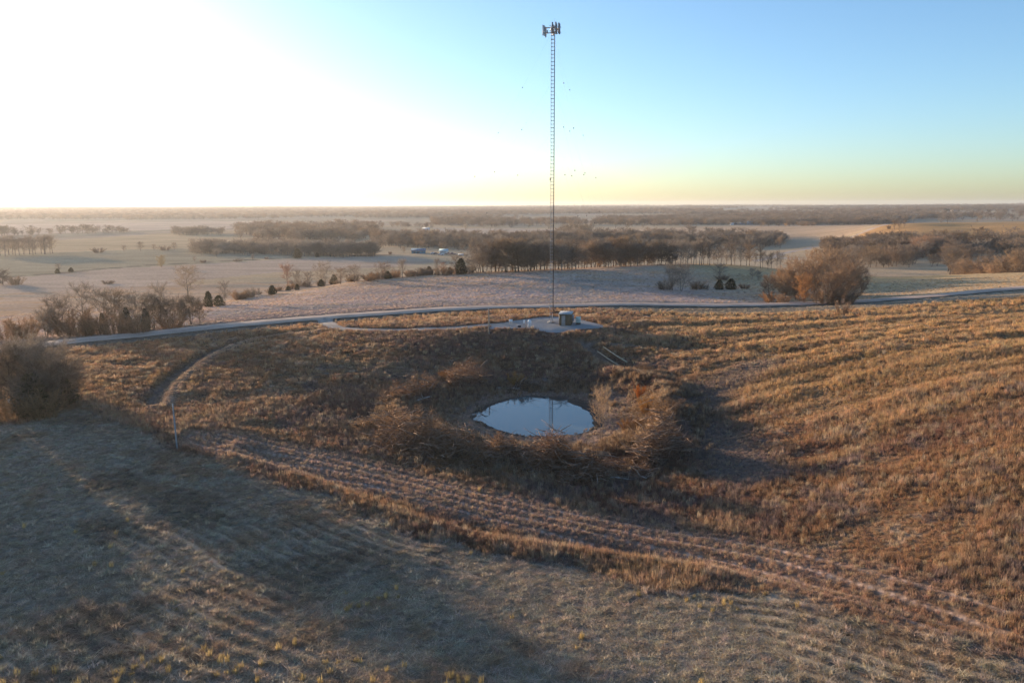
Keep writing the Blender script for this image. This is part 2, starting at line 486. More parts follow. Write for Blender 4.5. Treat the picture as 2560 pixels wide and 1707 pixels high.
    col = lerp(col, C(.26, .19, .12), side * .6); hgt = hgt * (1 - .6 * side)
    # verge, road side
    d, s, p = _near_line(x, y, ROAD, 60)
    sd = d * s
    vw = 8 + 15 * sstep(15, 45, x)                 # the near verge is mown wider towards the right
    v = np.where(sd > 0, sstep(12, 9, d), sstep(vw + 3, vw, d)); col = lerp(col, C(.205, .175, .115), v * .75); hgt = hgt * (1 - v) + v * .16
    # field beyond the road
    bey = ((sd > 0) & (d < 1e8)) | ((d > 1e8) & (r > 215))
    beyond = np.where(bey, sstep(6, 12, np.where(d < 1e8, d, 50)), 0)
    f = np.empty(n + (3,)); f[:] = C(.275, .200, .145)
    f = lerp(f, C(.330, .210, .115), sstep(.52, .66, n4) * .6)
    f = lerp(f, C(.185, .165, .130), sstep(.5, .7, fbm(x * .4, y, 16, 3, 83)) * .7)
    goldr = sstep(50, 85, x) * sstep(420, 380, r)
    f = lerp(f, C(.320, .225, .105), goldr * .65)
    f = lerp(f, C(.245, .190, .140), sstep(420, 520, r))
    col = lerp(col, f, beyond); hgt = hgt * (1 - beyond) + (.14 + .16 * n2) * beyond
    # far country
    if (r > 400).any():
        fm = r > 400
        xs, ys = x[fm] + 12 * (fbm(x[fm], y[fm], 60, 2, 5) - .5), y[fm]
        cf = col[fm]
        patch = fbm(xs * .5, ys * .25, 260, 2, 101)
        cf = lerp(cf, C(.31, .235, .145), sstep(.52, .56, patch) * .6)
        cf = lerp(cf, C(.18, .155, .110), sstep(.42, .38, patch) * .6)
        for P, cc in FIELDS:
            cf = np.where(in_poly(xs, ys, P)[:, None], cf * .2 + np.array(cc) * .8, cf)
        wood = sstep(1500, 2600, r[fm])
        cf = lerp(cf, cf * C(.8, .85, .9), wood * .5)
        for P, ww, cc, a in ((FARTRACK, 3.0, C(.07, .055, .045), .8), (FARROAD, 4.5, C(.24, .22, .21), .8), (CREEK, 4, C(.42, .40, .38), .8)):
            d, s, p = _near_line(xs, ys, P, 30)
            cf = lerp(cf, cc, sstep(ww, ww * .5, d) * a)
        col[fm] = cf
    streak = fbm(x * .15, y, 9, 3, 131)
    near_ = sstep(330, 210, r)
    gm = col.mean(-1, keepdims=True); gm = gm * C(1.16, .98, .80); col = np.where((r < 300)[..., None], col * .90 + gm * .10 * 1.10, col)
    col = lerp(col * C(1.04, 1.03, 1.0), col * C(1, 1.06, 1.28), near_)
    col = lerp(col, col * C(1.10, 1.03, .90), mow)
    col = tame(col * VEG * (0.86 + .28 * streak)[..., None], .52)
    return col, hgt
# ------------------------------------------------------------------ materials
def new_mat(name):
    m = bpy.data.materials.new(name); m.use_nodes = True
    nt = m.node_tree
    for n in list(nt.nodes): nt.nodes.remove(n)
    out = nt.nodes.new('ShaderNodeOutputMaterial')
    return m, nt, out

def N(nt, t, **kw):
    n = nt.nodes.new(t)
    for k, v in kw.items():
        if k.startswith('i_'):
            key = k[2:]; key = int(key) if key.isdigit() else key.replace('_', ' ')
            n.inputs[key].default_value = v
        else: setattr(n, k, v)
    return n

def simple_mat(name, color, rough=.7, metal=0.0, var=.15, scale=3.0, bump=0.0, spec=.3, objcolor=False):
    m, nt, out = new_mat(name)
    b = N(nt, 'ShaderNodeBsdfPrincipled'); b.inputs['Roughness'].default_value = rough; b.inputs['Metallic'].default_value = metal
    b.inputs['Specular IOR Level'].default_value = spec
    tc = N(nt, 'ShaderNodeTexCoord'); nz = N(nt, 'ShaderNodeTexNoise'); nz.inputs['Scale'].default_value = scale; nz.inputs['Detail'].default_value = 6
    nt.links.new(tc.outputs['Object'], nz.inputs['Vector'])
    mr = N(nt, 'ShaderNodeMapRange'); mr.inputs[1].default_value = .3; mr.inputs[2].default_value = .7; mr.inputs[3].default_value = 1 - var; mr.inputs[4].default_value = 1 + var
    nt.links.new(nz.outputs['Fac'], mr.inputs[0])
    mul = N(nt, 'ShaderNodeVectorMath', operation='SCALE')
    if objcolor:
        oi = N(nt, 'ShaderNodeObjectInfo'); nt.links.new(oi.outputs['Color'], mul.inputs[0])
    else: mul.inputs[0].default_value = color
    nt.links.new(mr.outputs[0], mul.inputs['Scale']); nt.links.new(mul.outputs[0], b.inputs['Base Color'])
    if bump:
        bp = N(nt, 'ShaderNodeBump'); bp.inputs['Strength'].default_value = bump; bp.inputs['Distance'].default_value = .05
        nt.links.new(nz.outputs['Fac'], bp.inputs['Height']); nt.links.new(bp.outputs[0], b.inputs['Normal'])
    nt.links.new(b.outputs[0], out.inputs[0])
    return m

def ground_mat():
    m, nt, out = new_mat('ground_soil_and_stubble')
    at = N(nt, 'ShaderNodeAttribute', attribute_name='soil')
    geo = N(nt, 'ShaderNodeNewGeometry')
    n1 = N(nt, 'ShaderNodeTexNoise'); n1.inputs['Scale'].default_value = .9; n1.inputs['Detail'].default_value = 9; n1.inputs['Roughness'].default_value = .65
    n2 = N(nt, 'ShaderNodeTexNoise'); n2.inputs['Scale'].default_value = .045; n2.inputs['Detail'].default_value = 8; n2.inputs['Roughness'].default_value = .6
    mp = N(nt, 'ShaderNodeMapping'); mp.inputs['Scale'].default_value = (.35, 1, 1)
    nt.links.new(geo.outputs['Position'], n1.inputs['Vector']); nt.links.new(geo.outputs['Position'], mp.inputs['Vector']); nt.links.new(mp.outputs[0], n2.inputs['Vector'])
    r1 = N(nt, 'ShaderNodeMapRange'); r1.inputs[1].default_value = .3; r1.inputs[2].default_value = .7; r1.inputs[3].default_value = .72; r1.inputs[4].default_value = 1.28
    r2 = N(nt, 'ShaderNodeMapRange'); r2.inputs[1].default_value = .3; r2.inputs[2].default_value = .7; r2.inputs[3].default_value = .84; r2.inputs[4].default_value = 1.16
    nt.links.new(n1.outputs['Fac'], r1.inputs[0]); nt.links.new(n2.outputs['Fac'], r2.inputs[0])
    mm = N(nt, 'ShaderNodeMath', operation='MULTIPLY'); nt.links.new(r1.outputs[0], mm.inputs[0]); nt.links.new(r2.outputs[0], mm.inputs[1])
    mul = N(nt, 'ShaderNodeVectorMath', operation='SCALE'); nt.links.new(at.outputs['Color'], mul.inputs[0]); nt.links.new(mm.outputs[0], mul.inputs['Scale'])
    b = N(nt, 'ShaderNodeBsdfPrincipled'); b.inputs['Roughness'].default_value = 1; b.inputs['Specular IOR Level'].default_value = 0
    # stubble catches a low sun far better than a flat sheet: sheen-like retro lobe of dry stems
    bp = N(nt, 'ShaderNodeBump'); bp.inputs['Strength'].default_value = .9; bp.inputs['Distance'].default_value = .22
    nt.links.new(n1.outputs['Fac'], bp.inputs['Height']); nt.links.new(bp.outputs[0], b.inputs['Normal'])
    nt.links.new(mul.outputs[0], b.inputs['Base Color']); nt.links.new(b.outputs[0], out.inputs[0])
    return m

def gravel_mat(name, c1, c2, scale=6):
    m, nt, out = new_mat(name)
    geo = N(nt, 'ShaderNodeNewGeometry')
    n1 = N(nt, 'ShaderNodeTexNoise'); n1.inputs['Scale'].default_value = scale; n1.inputs['Detail'].default_value = 8
    n2 = N(nt, 'ShaderNodeTexNoise'); n2.inputs['Scale'].default_value = .25; n2.inputs['Detail'].default_value = 5
    for n in (n1, n2): nt.links.new(geo.outputs['Position'], n.inputs['Vector'])
    at = N(nt, 'ShaderNodeAttribute', attribute_name='wear')
    mx = N(nt, 'ShaderNodeMix', data_type='RGBA'); mx.inputs[6].default_value = (*c1, 1); mx.inputs[7].default_value = (*c2, 1)
    nt.links.new(at.outputs['Fac'], mx.inputs[0])
    s = N(nt, 'ShaderNodeMath', operation='ADD'); nt.links.new(n1.outputs['Fac'], s.inputs[0]); nt.links.new(n2.outputs['Fac'], s.inputs[1])
    r1 = N(nt, 'ShaderNodeMapRange'); r1.inputs[1].default_value = .7; r1.inputs[2].default_value = 1.3; r1.inputs[3].default_value = .75; r1.inputs[4].default_value = 1.25
    nt.links.new(s.outputs[0], r1.inputs[0])
    mul = N(nt, 'ShaderNodeVectorMath', operation='SCALE'); nt.links.new(mx.outputs[2], mul.inputs[0]); nt.links.new(r1.outputs[0], mul.inputs['Scale'])
    b = N(nt, 'ShaderNodeBsdfPrincipled'); b.inputs['Roughness'].default_value = .95; b.inputs['Specular IOR Level'].default_value = .1
    bp = N(nt, 'ShaderNodeBump'); bp.inputs['Strength'].default_value = .5; bp.inputs['Distance'].default_value = .04
    nt.links.new(n1.outputs['Fac'], bp.inputs['Height']); nt.links.new(bp.outputs[0], b.inputs['Normal'])
    nt.links.new(mul.outputs[0], b.inputs['Base Color']); nt.links.new(b.outputs[0], out.inputs[0])
    return m

# ------------------------------------------------------------------ terrain sheet
def build_terrain():
    a = [np.radians(np.arange(-180, -48, 2.0)), np.radians(np.arange(-48, -38, .5)), np.radians(np.arange(-38, 38.01, .1)), np.radians(np.arange(38.5, 48, .5)), np.radians(np.arange(48, 180, 2.0))]
    th = np.concatenate(a)
    r = np.concatenate([[.5, 6, 12, 18, 23], np.geomspace(27, 420, 420), np.geomspace(424, 12400, 270)])
    nt_, nr = len(th), len(r)
    RR, TT = np.meshgrid(r, th, indexing='ij')
    X = np.sin(TT) * RR; Y = np.cos(TT) * RR
    Z = full_h(X.ravel(), Y.ravel()).reshape(X.shape)
    V = np.stack([X, Y, Z], -1).reshape(-1, 3)
    i = np.arange(nr - 1)[:, None] * nt_; j = np.arange(nt_)[None, :]; j2 = (j + 1) % nt_
    F = np.stack([i + j, i + j2, i + nt_ + j2, i + nt_ + j], -1).reshape(-1, 4)[:, ::-1]
    me = np_mesh('ground', V, np.ascontiguousarray(F), ground_mat(), smooth=True)
    col, hg = albedo(X.ravel(), Y.ravel())
    # under standing grass one sees the litter between the stems
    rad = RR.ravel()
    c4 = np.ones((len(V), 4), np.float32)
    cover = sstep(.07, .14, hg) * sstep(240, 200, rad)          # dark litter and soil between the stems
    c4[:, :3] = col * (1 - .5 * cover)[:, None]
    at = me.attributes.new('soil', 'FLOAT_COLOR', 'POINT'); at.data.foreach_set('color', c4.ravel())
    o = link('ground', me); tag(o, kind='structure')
    print('terrain', len(V), 'z', Z.min(), Z.max())
    return o, float(Z.min()), float(Z.max())

ground, ZMIN, ZMAX = build_terrain()

def strip(name, P, hw, lift, mat, wheel, crown=.05, jit=.25, seed=1, cols=17):
    P = np.asarray(P); T = np.gradient(P, axis=0); T /= np.linalg.norm(T, axis=1)[:, None]
    Nn = np.stack([-T[:, 1], T[:, 0]], 1)
    s = np.linspace(-1, 1, cols); L = np.concatenate([[0], np.cumsum(np.linalg.norm(np.diff(P, axis=0), axis=1))])
    jl = 1 + jit * (fbm(L, L * 0, 4, 3, seed) - .5) / hw * 2; jr = 1 + jit * (fbm(L, L * 0, 4, 3, seed + 9) - .5) / hw * 2
    V = []; W = []
    for k, u in enumerate(s):
        wv = np.where(u < 0, jl, jr) * hw * u
        q = P + Nn * wv[:, None]
        z = full_h(q[:, 0], q[:, 1], cut=False) + lift + crown * (1 - u * u)
        V.append(np.column_stack([q, z]))
        W.append(np.full(len(P), max(math.exp(-((abs(u) * hw - wheel) / .35) ** 2), 0)) * 1.0)
    V = np.stack(V, 1); W = np.stack(W, 1)
    n, m = V.shape[:2]
    ii = np.arange(n - 1)[:, None] * m; jj = np.arange(m - 1)[None, :]
    F = np.stack([ii + jj, ii + jj + m, ii + jj + m + 1, ii + jj + 1], -1).reshape(-1, 4)[:, ::-1]
    me = np_mesh(name, V.reshape(-1, 3), np.ascontiguousarray(F), mat, smooth=True)
    at = me.attributes.new('wear', 'FLOAT', 'POINT'); at.data.foreach_set('value', W.astype(np.float32).ravel())
    o = link(name, me); tag(o, kind='structure'); return o

road = strip('road', ROAD, ROAD_HW, .03, gravel_mat('road_gravel', (.47, .36, .285), (.56, .45, .37), 5), 1.25)
drive = strip('driveway', DRIVE, 1.7, .03, gravel_mat('drive_gravel', (.31, .27, .235), (.37, .33, .29), 6), .8)

def build_pad():
    P = PAD[:-1]; c = P.mean(0); rings = [1, .8, .55, .3, .1]
    V = []; n = len(P)
    for f in rings:
        q = c + (P - c) * f
        V.append(np.column_stack([q, full_h(q[:, 0], q[:, 1], cut=False) + .055]))
    V = np.concatenate(V); F = []
    for i in range(len(rings) - 1):
        for k in range(n):
            F.append((i * n + k, i * n + (k + 1) % n, (i + 1) * n + (k + 1) % n, (i + 1) * n + k))
    F.append(tuple((len(rings) - 1) * n + k for k in range(n)))
    me = np_mesh('gravel_pad', V, F, gravel_mat('pad_gravel', (.28, .28, .275), (.32, .32, .31), 7), smooth=True)
    at = me.attributes.new('wear', 'FLOAT', 'POINT'); at.data.foreach_set('value', np.zeros(len(V), np.float32))
    o = link('gravel_pad', me); tag(o, kind='structure')
    return c
PAD_C = build_pad()

def build_water():
    m, nt, out = new_mat('pond_water')
    b = N(nt, 'ShaderNodeBsdfPrincipled'); b.inputs['Base Color'].default_value = (.085, .105, .105, 1); b.inputs['Roughness'].default_value = .03; b.inputs['IOR'].default_value = 1.33
    geo = N(nt, 'ShaderNodeNewGeometry'); nz = N(nt, 'ShaderNodeTexNoise'); nz.inputs['Scale'].default_value = 1.3; nz.inputs['Detail'].default_value = 3
    nt.links.new(geo.outputs['Position'], nz.inputs['Vector'])
    bp = N(nt, 'ShaderNodeBump'); bp.inputs['Strength'].default_value = .04; bp.inputs['Distance'].default_value = .02
    nt.links.new(nz.outputs['Fac'], bp.inputs['Height']); nt.links.new(bp.outputs[0], b.inputs['Normal']); nt.links.new(b.outputs[0], out.inputs[0])
    V = [(POND_C[0], POND_C[1], WATER_Z)]; F = []
    n = 96
    for k in range(n):
        a = 2 * math.pi * k / n
        V.append((POND_C[0] + POND_R[0] * 1.12 * math.cos(a), POND_C[1] + POND_R[1] * 1.12 * math.sin(a), WATER_Z))
    for k in range(n): F.append((0, 1 + k, 1 + (k + 1) % n))
    o = link('water', np_mesh('water', V, F, m)); tag(o, kind='structure')
build_water()

# ------------------------------------------------------------------ sky, sun, air
SUN_AZ = R(-47.0); SUN_EL = R(5.8)
SUND = Vector((math.sin(SUN_AZ) * math.cos(SUN_EL), math.cos(SUN_AZ) * math.cos(SUN_EL), math.sin(SUN_EL)))
w = bpy.data.worlds.new('World'); scene.world = w; w.use_nodes = True
nt = w.node_tree
bg = nt.nodes['Background']
sky = nt.nodes.new('ShaderNodeTexSky'); sky.sky_type = 'NISHITA'; sky.sun_disc = False
sky.sun_elevation = SUN_EL; sky.sun_rotation = SUN_AZ
sky.altitude = 250; sky.air_density = 0.80; sky.dust_density = 1.0; sky.ozone_density = 2.5
nt.links.new(sky.outputs[0], bg.inputs['Color']); bg.inputs['Strength'].default_value = .15
L = bpy.data.lights.new('sun', 'SUN'); L.energy = 4.8; L.angle = R(.6); L.color = (1, .73, .48)
so = bpy.data.objects.new('sun', L); COL.objects.link(so)
so.rotation_euler = SUND.to_track_quat('Z', 'Y').to_euler(); so.location = (-60, 60, 80)

HAZE_DENSITY = 7e-5
def build_haze():
    m, nt, out = new_mat('pale_air')
    v = N(nt, 'ShaderNodeVolumePrincipled')
    v.inputs['Color'].default_value = (.86, .90, .96, 1); v.inputs['Density'].default_value = HAZE_DENSITY; v.inputs['Anisotropy'].default_value = .45
    nt.links.new(v.outputs[0], out.inputs['Volume'])
    mb = MB(); lo, hi = ZMIN - 1.0, max(72.0, ZMAX + 30)
    mb.box((0, 0, (lo + hi) / 2), (25600, 25600, hi - lo))
    o = mb.build('haze', m); tag(o, kind='stuff', label='pale even haze lying over the whole countryside')
build_haze()

scene.view_settings.view_transform = 'Standard'; scene.view_settings.look = 'None'
scene.view_settings.exposure = 1.25; scene.view_settings.gamma = 1.0
scene.render.engine = 'CYCLES'
cy = scene.cycles
cy.use_denoising = True
cy.max_bounces = 6; cy.diffuse_bounces = 4; cy.glossy_bounces = 2; cy.transmission_bounces = 3; cy.volume_bounces = 0; cy.transparent_max_bounces = 8
cy.use_adaptive_sampling = True; cy.adaptive_threshold = .012
# ------------------------------------------------------------------ plants: shapes
def leaf_mat(name, trans=.35, color=None, source='OBJECT', attr='tint', var=.25):
    """dry stems, twigs, needles: diffuse with some light let through"""
    m, nt, out = new_mat(name)
    oi = N(nt, 'ShaderNodeObjectInfo')
    if source == 'INST':
        a = N(nt, 'ShaderNodeAttribute', attribute_name=attr); a.attribute_type = 'INSTANCER'; col = a.outputs['Color']
    else: col = oi.outputs['Color']
    v = N(nt, 'ShaderNodeAttribute', attribute_name='vary')
    mr = N(nt, 'ShaderNodeMapRange'); mr.inputs[1].default_value = 0; mr.inputs[2].default_value = 1; mr.inputs[3].default_value = 1 - var; mr.inputs[4].default_value = 1 + var
    nt.links.new(v.outputs['Fac'], mr.inputs[0])
    sc = N(nt, 'ShaderNodeVectorMath', operation='SCALE'); nt.links.new(col, sc.inputs[0]); nt.links.new(mr.outputs[0], sc.inputs['Scale'])
    d = N(nt, 'ShaderNodeBsdfDiffuse'); t = N(nt, 'ShaderNodeBsdfTranslucent'); mx = N(nt, 'ShaderNodeMixShader'); mx.inputs[0].default_value = trans
    nt.links.new(sc.outputs[0], d.inputs[0]); nt.links.new(sc.outputs[0], t.inputs[0])
    nt.links.new(d.outputs[0], mx.inputs[1]); nt.links.new(t.outputs[0], mx.inputs[2]); nt.links.new(mx.outputs[0], out.inputs[0])
    return m

M_TWIG = leaf_mat('bare_twigs', .30)
M_BARK = simple_mat('bark', (.1, .08, .06), .95, var=.3, scale=2.5, bump=.4, spec=.1, objcolor=True)
M_NEEDLE = leaf_mat('cedar_needles', .15, var=.35)
M_TWIG_I = leaf_mat('bare_twigs_far', .30, source='INST')
M_GRASS = leaf_mat('dry_grass', .42, source='INST', var=.35)

def vary_attr(me, vals):
    at = me.attributes.new('vary', 'FLOAT', 'POINT'); at.data.foreach_set('value', np.asarray(vals, np.float32))

class TW:
    """twigs: thin two-segment slivers"""
    def __init__(s): s.v = []; s.f = []; s.a = []
    def twig(s, p, d, L, w, rnd, bend=.3):
        d = d.normalized()
        side = d.cross(Vector((rnd.uniform(-1, 1), rnd.uniform(-1, 1), rnd.uniform(-1, 1))))
        if side.length < 1e-4: side = Vector((1, 0, 0))
        side.normalize(); side *= w / 2
        m = p + d * (L * .55) + Vector((rnd.uniform(-1, 1), rnd.uniform(-1, 1), rnd.uniform(-.2, 1))) * (bend * L * .2)
        e = m + (d + Vector((rnd.uniform(-1, 1), rnd.uniform(-1, 1), rnd.uniform(0, 1))) * bend).normalized() * (L * .5)
        b = len(s.v); s.v += [p - side, p + side, m + side * .7, m - side * .7, e]
        s.f += [(b, b + 1, b + 2, b + 3), (b + 3, b + 2, b + 4)]; a = rnd.random(); s.a += [a] * 5
        return m, e
    def mesh(s, name, mat):
        me = np_mesh(name, np.array([tuple(p) for p in s.v]), s.f, mat); vary_attr(me, s.a); return me

def rdir(rnd, zmin=-.2, zmax=1):
    a = rnd.uniform(0, 2 * math.pi); z = rnd.uniform(zmin, zmax); q = math.sqrt(max(0, 1 - z * z))
    return Vector((q * math.cos(a), q * math.sin(a), z))

def bare_tree_shape(seed, form='round', nl=13, ns=6, nt=9, tw=.05, stems=1, base=.22, width=.42, tl=(.05, .13)):
    """unit-height leafless tree: (wood mesh, twig mesh). width = half crown width, tw = twig width in units of height 10 m"""
    rnd = random.Random(seed); wood = MB(); T = TW(); tw = tw / 10
    cz = {'round': .56, 'vase': .66, 'tall': .60}[form]; rz_ = {'round': .44, 'vase': .36, 'tall': .40}[form]
    ph = [rnd.uniform(0, 6.28) for _ in range(3)]
    def reach(a, el):
        """length from the crown's middle axis to its ragged outer skin"""
        q = 1 + .16 * math.sin(2 * a + ph[0]) + .13 * math.sin(3 * a + ph[1] + 2 * el) + .10 * math.sin(5 * a + ph[2])
        return width * q
    for st in range(stems):
        fa = st * 2 * math.pi / max(1, stems) + rnd.uniform(-.5, .5)
        lean = Vector((math.cos(fa), math.sin(fa), 0)) * (rnd.uniform(.10, .22) if stems > 1 else rnd.uniform(0, .05))
        top = .88 + rnd.uniform(-.08, .06) if stems == 1 else rnd.uniform(.66, .9)
        r0 = (.021 if stems == 1 else .013)
        p0 = Vector((math.cos(fa) * .02, math.sin(fa) * .02, -.02)) if stems > 1 else Vector((0, 0, -.02))
        n = 8; P = []; wob = Vector((0, 0, 0))
        for i in range(n + 1):
            t = i / n
            wob += Vector((rnd.uniform(-1, 1), rnd.uniform(-1, 1), 0)) * .016
            P.append(p0 + Vector((lean.x * t, lean.y * t, top * t)) + wob * t)
        wood.tube(P, [r0 * (1 - .85 * i / n) * (1.35 if i == 0 else 1) for i in range(n + 1)], 6)
        nlim = max(6, int(nl / stems * 1.4)) if stems > 1 else nl
        for k in range(nlim):
            t = base + (.98 - base) * ((k + rnd.random()) / nlim) ** .9
            i = min(n - 1, int(t * n)); q = P[i].lerp(P[i + 1], t * n - i)
            a = k * 2.4 + rnd.uniform(-.5, .5)
            # aim at a point on the crown's skin somewhat higher than the fork
            zt = min(.97, t + rnd.uniform(.04, .26) * (1 if form == 'round' else 1.5))
            f = max(.12, 1 - ((zt - cz) / (rz_ + .12)) ** 2) ** .5
            rad = reach(a, zt) * f * rnd.uniform(.72, 1.05)
            tgt = Vector((math.cos(a) * rad + lean.x * .5, math.sin(a) * rad + lean.y * .5, zt))
            v = tgt - q; L = v.length
            if L < .05: continue
            dd = v.normalized(); seg = 5; pts = [q]; cur = q.copy(); sag = Vector((0, 0, rnd.uniform(-.10, .05)))
            for s_ in range(seg):
                u = (s_ + 1) / seg
                cur = q + v * u + sag * math.sin(math.pi * u) * L * 2 + Vector((rnd.uniform(-1, 1), rnd.uniform(-1, 1), rnd.uniform(-1, 1))) * (.05 * L)
                pts.append(cur.copy())
            rl = max(.0022, r0 * (1 - .8 * t) * .55)
            wood.tube(pts, [rl * (1 - .78 * j / seg) for j in range(seg + 1)], 5, cap=False)
            for j in range(ns):
                u = .22 + .78 * (j + rnd.random()) / ns
                ii = min(seg - 1, int(u * seg)); q2 = pts[ii].lerp(pts[ii + 1], u * seg - ii)
                d2 = (dd * .45 + rdir(rnd, -.45, .9)).normalized(); L2 = rnd.uniform(.30, .58) * L * (1.1 - .45 * u) + .05
                p3 = [q2]; c2 = q2.copy(); e2 = d2.copy()
                for s_ in range(3):
                    e2 = (e2 + Vector((rnd.uniform(-1, 1), rnd.uniform(-1, 1), rnd.uniform(-.5, .8))) * .35).normalized(); c2 = c2 + e2 * (L2 / 3); p3.append(c2.copy())
                T.twig(p3[0], p3[1] - p3[0], L2 * .5, tw * 1.7, rnd, .1); T.twig(p3[1], p3[3] - p3[1], L2 * .75, tw * 1.3, rnd, .1)
                for m_ in range(nt):
                    u2 = rnd.random(); k2 = min(2, int(u2 * 3)); q3 = p3[k2].lerp(p3[k2 + 1], u2 * 3 - k2)
                    T.twig(q3, e2 * .5 + rdir(rnd, -.45, 1), rnd.uniform(*tl), tw * rnd.uniform(.5, 1.0), rnd, .5)
    return wood, T

def shrub_shape(seed, n=34, nt=16, tw=.06, h=1.0, w=.6):
    rnd = random.Random(seed); wood = MB(); T = TW(); tw = tw / 4
    for k in range(n):
        a = rnd.uniform(0, 2 * math.pi); q = math.sqrt(rnd.random()) * w * .45
        p = Vector((math.cos(a) * q, math.sin(a) * q, -.03))
        out = Vector((math.cos(a), math.sin(a), 0)) * rnd.uniform(.1, .55) * (.4 + q)
        L = h * rnd.uniform(.5, 1.0) * (1.08 - .45 * q / w)
        pts = [p, p + Vector((out.x * .5, out.y * .5, L * .5)), p + Vector((out.x * 1.2, out.y * 1.2, L * .95))]
        wood.tube(pts, [.007, .005, .003], 4, cap=False)
        for j in range(nt):
            u = rnd.uniform(.05, 1); i = min(1, int(u * 2)); b = pts[i].lerp(pts[i + 1], u * 2 - i)
            T.twig(b, Vector((out.x, out.y, .4)) + rdir(rnd, -.2, 1), rnd.uniform(.08, .24), tw * rnd.uniform(.6, 1.3), rnd, .6)
    return wood, T

def cedar_shape(seed, n=1500, wide=.36, face=.075, n_tr=1):
    """dense juniper cone with ragged flanks"""
    rnd = random.Random(seed); wood = MB(); T = TW()
    wood.tube([(0, 0, -.03), (0.005, 0, .35), (0, .004, .9)], [.03, .02, .006], 6)
    ph = [rnd.uniform(0, 6.28) for _ in range(4)]
    for k in range(n):
        z = rnd.random() ** 1.25 * .95 + .03
        a = rnd.uniform(0, 2 * math.pi)
        prof = wide * (1 - z ** 1.7) ** .62 * min(1, .62 + z * 2.2)
        prof *= 1 + .22 * math.sin(3 * a + ph[0] + z * 7) + .16 * math.sin(5 * a + ph[1] - z * 11)
        q = prof * (rnd.random() ** .35)
        p = Vector((math.cos(a) * q, math.sin(a) * q, z))
        T.twig(p, Vector((math.cos(a) * .8, math.sin(a) * .8, rnd.uniform(.1, 1.3))), rnd.uniform(.5, 1.2) * face * 1.3, face * rnd.uniform(.35, .75), rnd, .5)
    return wood, T

def finish(wt, name, wm, tm):
    wood, T = wt
    a = np_mesh(name + '_wood', np.array([tuple(p) for p in wood.v]), wood.f, wm, smooth=True)
    b = T.mesh(name + '_twigs', tm)
    return a, b

NEAR = [finish(bare_tree_shape(100 + i, f, nl=20, ns=9, nt=18, tw=tw, stems=st, base=b, width=w), 'near_tree', M_BARK, M_TWIG) for i, (f, tw, st, b, w) in enumerate([
    ('vase', .042, 3, .10, .42), ('round', .042, 1, .16, .46), ('vase', .042, 5, .05, .44)])]
MID = [finish(bare_tree_shape(200 + i, f, nl=nl, ns=8, nt=nt, tw=tw, stems=st, base=b, width=w), 'mid_tree', M_BARK, M_TWIG) for i, (f, tw, st, b, w, nl, nt) in enumerate([
    ('round', .046, 1, .20, .50, 17, 22), ('vase', .046, 1, .28, .46, 16, 20), ('tall', .044, 1, .20, .34, 17, 13), ('round', .046, 2, .18, .46, 17, 20), ('tall', .044, 1, .26, .30, 16, 12), ('vase', .046, 3, .2, .44, 18, 20)])]
DENSE = [finish(bare_tree_shape(300 + i, f, nl=20, ns=9, nt=26, tw=tw, stems=st, base=b, width=w), 'dense_tree', M_BARK, M_TWIG) for i, (f, tw, st, b, w) in enumerate([
    ('round', .052, 2, .05, .46), ('vase', .052, 3, .05, .44), ('round', .052, 1, .10, .48)])]
FAR = [finish(bare_tree_shape(400 + i, f, nl=12, ns=6, nt=11, tw=tw, stems=1, base=b, width=w, tl=(.08, .18)), 'far_tree', M_BARK, M_TWIG) for i, (f, tw, b, w) in enumerate([
    ('round', .13, .12, .5), ('vase', .13, .18, .48), ('tall', .13, .14, .36), ('round', .14, .08, .6)])]
SHRUB = [finish(shrub_shape(500 + i, n, nt, tw, 1, w), 'bush', M_BARK, M_TWIG) for i, (n, nt, tw, w) in enumerate([(26, 120, .036, .75), (24, 110, .038, 1.0), (30, 120, .036, .9)])]
CEDAR = [finish(cedar_shape(600 + i, n, wd, fc), 'cedar', M_BARK, M_NEEDLE) for i, (n, wd, fc) in enumerate([(2600, .30, .055), (2200, .40, .06), (1900, .34, .065)])]

BROWN = [(.225, .168, .125), (.250, .180, .125), (.205, .162, .128), (.265, .190, .125), (.185, .146, .113)]
ORANGE = [(.38, .205, .095), (.33, .225, .145), (.27, .185, .125), (.38, .24, .13)]
GREYB = [(.255, .212, .170), (.280, .230, .184), (.238, .195, .156)]
GREEN = [(.062, .060, .030), (.075, .068, .034), (.085, .070, .038), (.056, .056, .030)]

def tree(name, cat, label, x, y, h, shape, col, spread=1.0, group=None, parts=('trunk', 'crown'), rz=None, bark=None, sink=0.0):
    rz = random.uniform(0, 6.28) if rz is None else rz
    z = H(x, y) - sink
    r = empty(name, (x, y, z), rz, (h * spread, h * spread, h))
    tag(r, label, cat, group)
    bark = bark or tuple(c * .72 for c in col)
    for nm, me, cc in ((parts[0], shape[0], bark), (parts[1], shape[1], col)):
        o = link(nm, me, r); o.color = (*cc, 1)
    return r

def px_h(x, y, hpx):
    """real height of something that spans hpx photo rows at this place"""
    return hpx * math.hypot(y, 0) / FPX * 1.0

def stand(px, py, skip=0):
    x, y, z = spot(px, py, skip); return x, y
# ------------------------------------------------------------------ single trees and shrubs, from near to far
def at_foot(px, py, top, **k):
    """place by the foot and top seen in the survey photo"""
    x, y = stand(px, py, k.get('skip', 0))
    return x, y, max(.6, px_h(x, y, py - top))

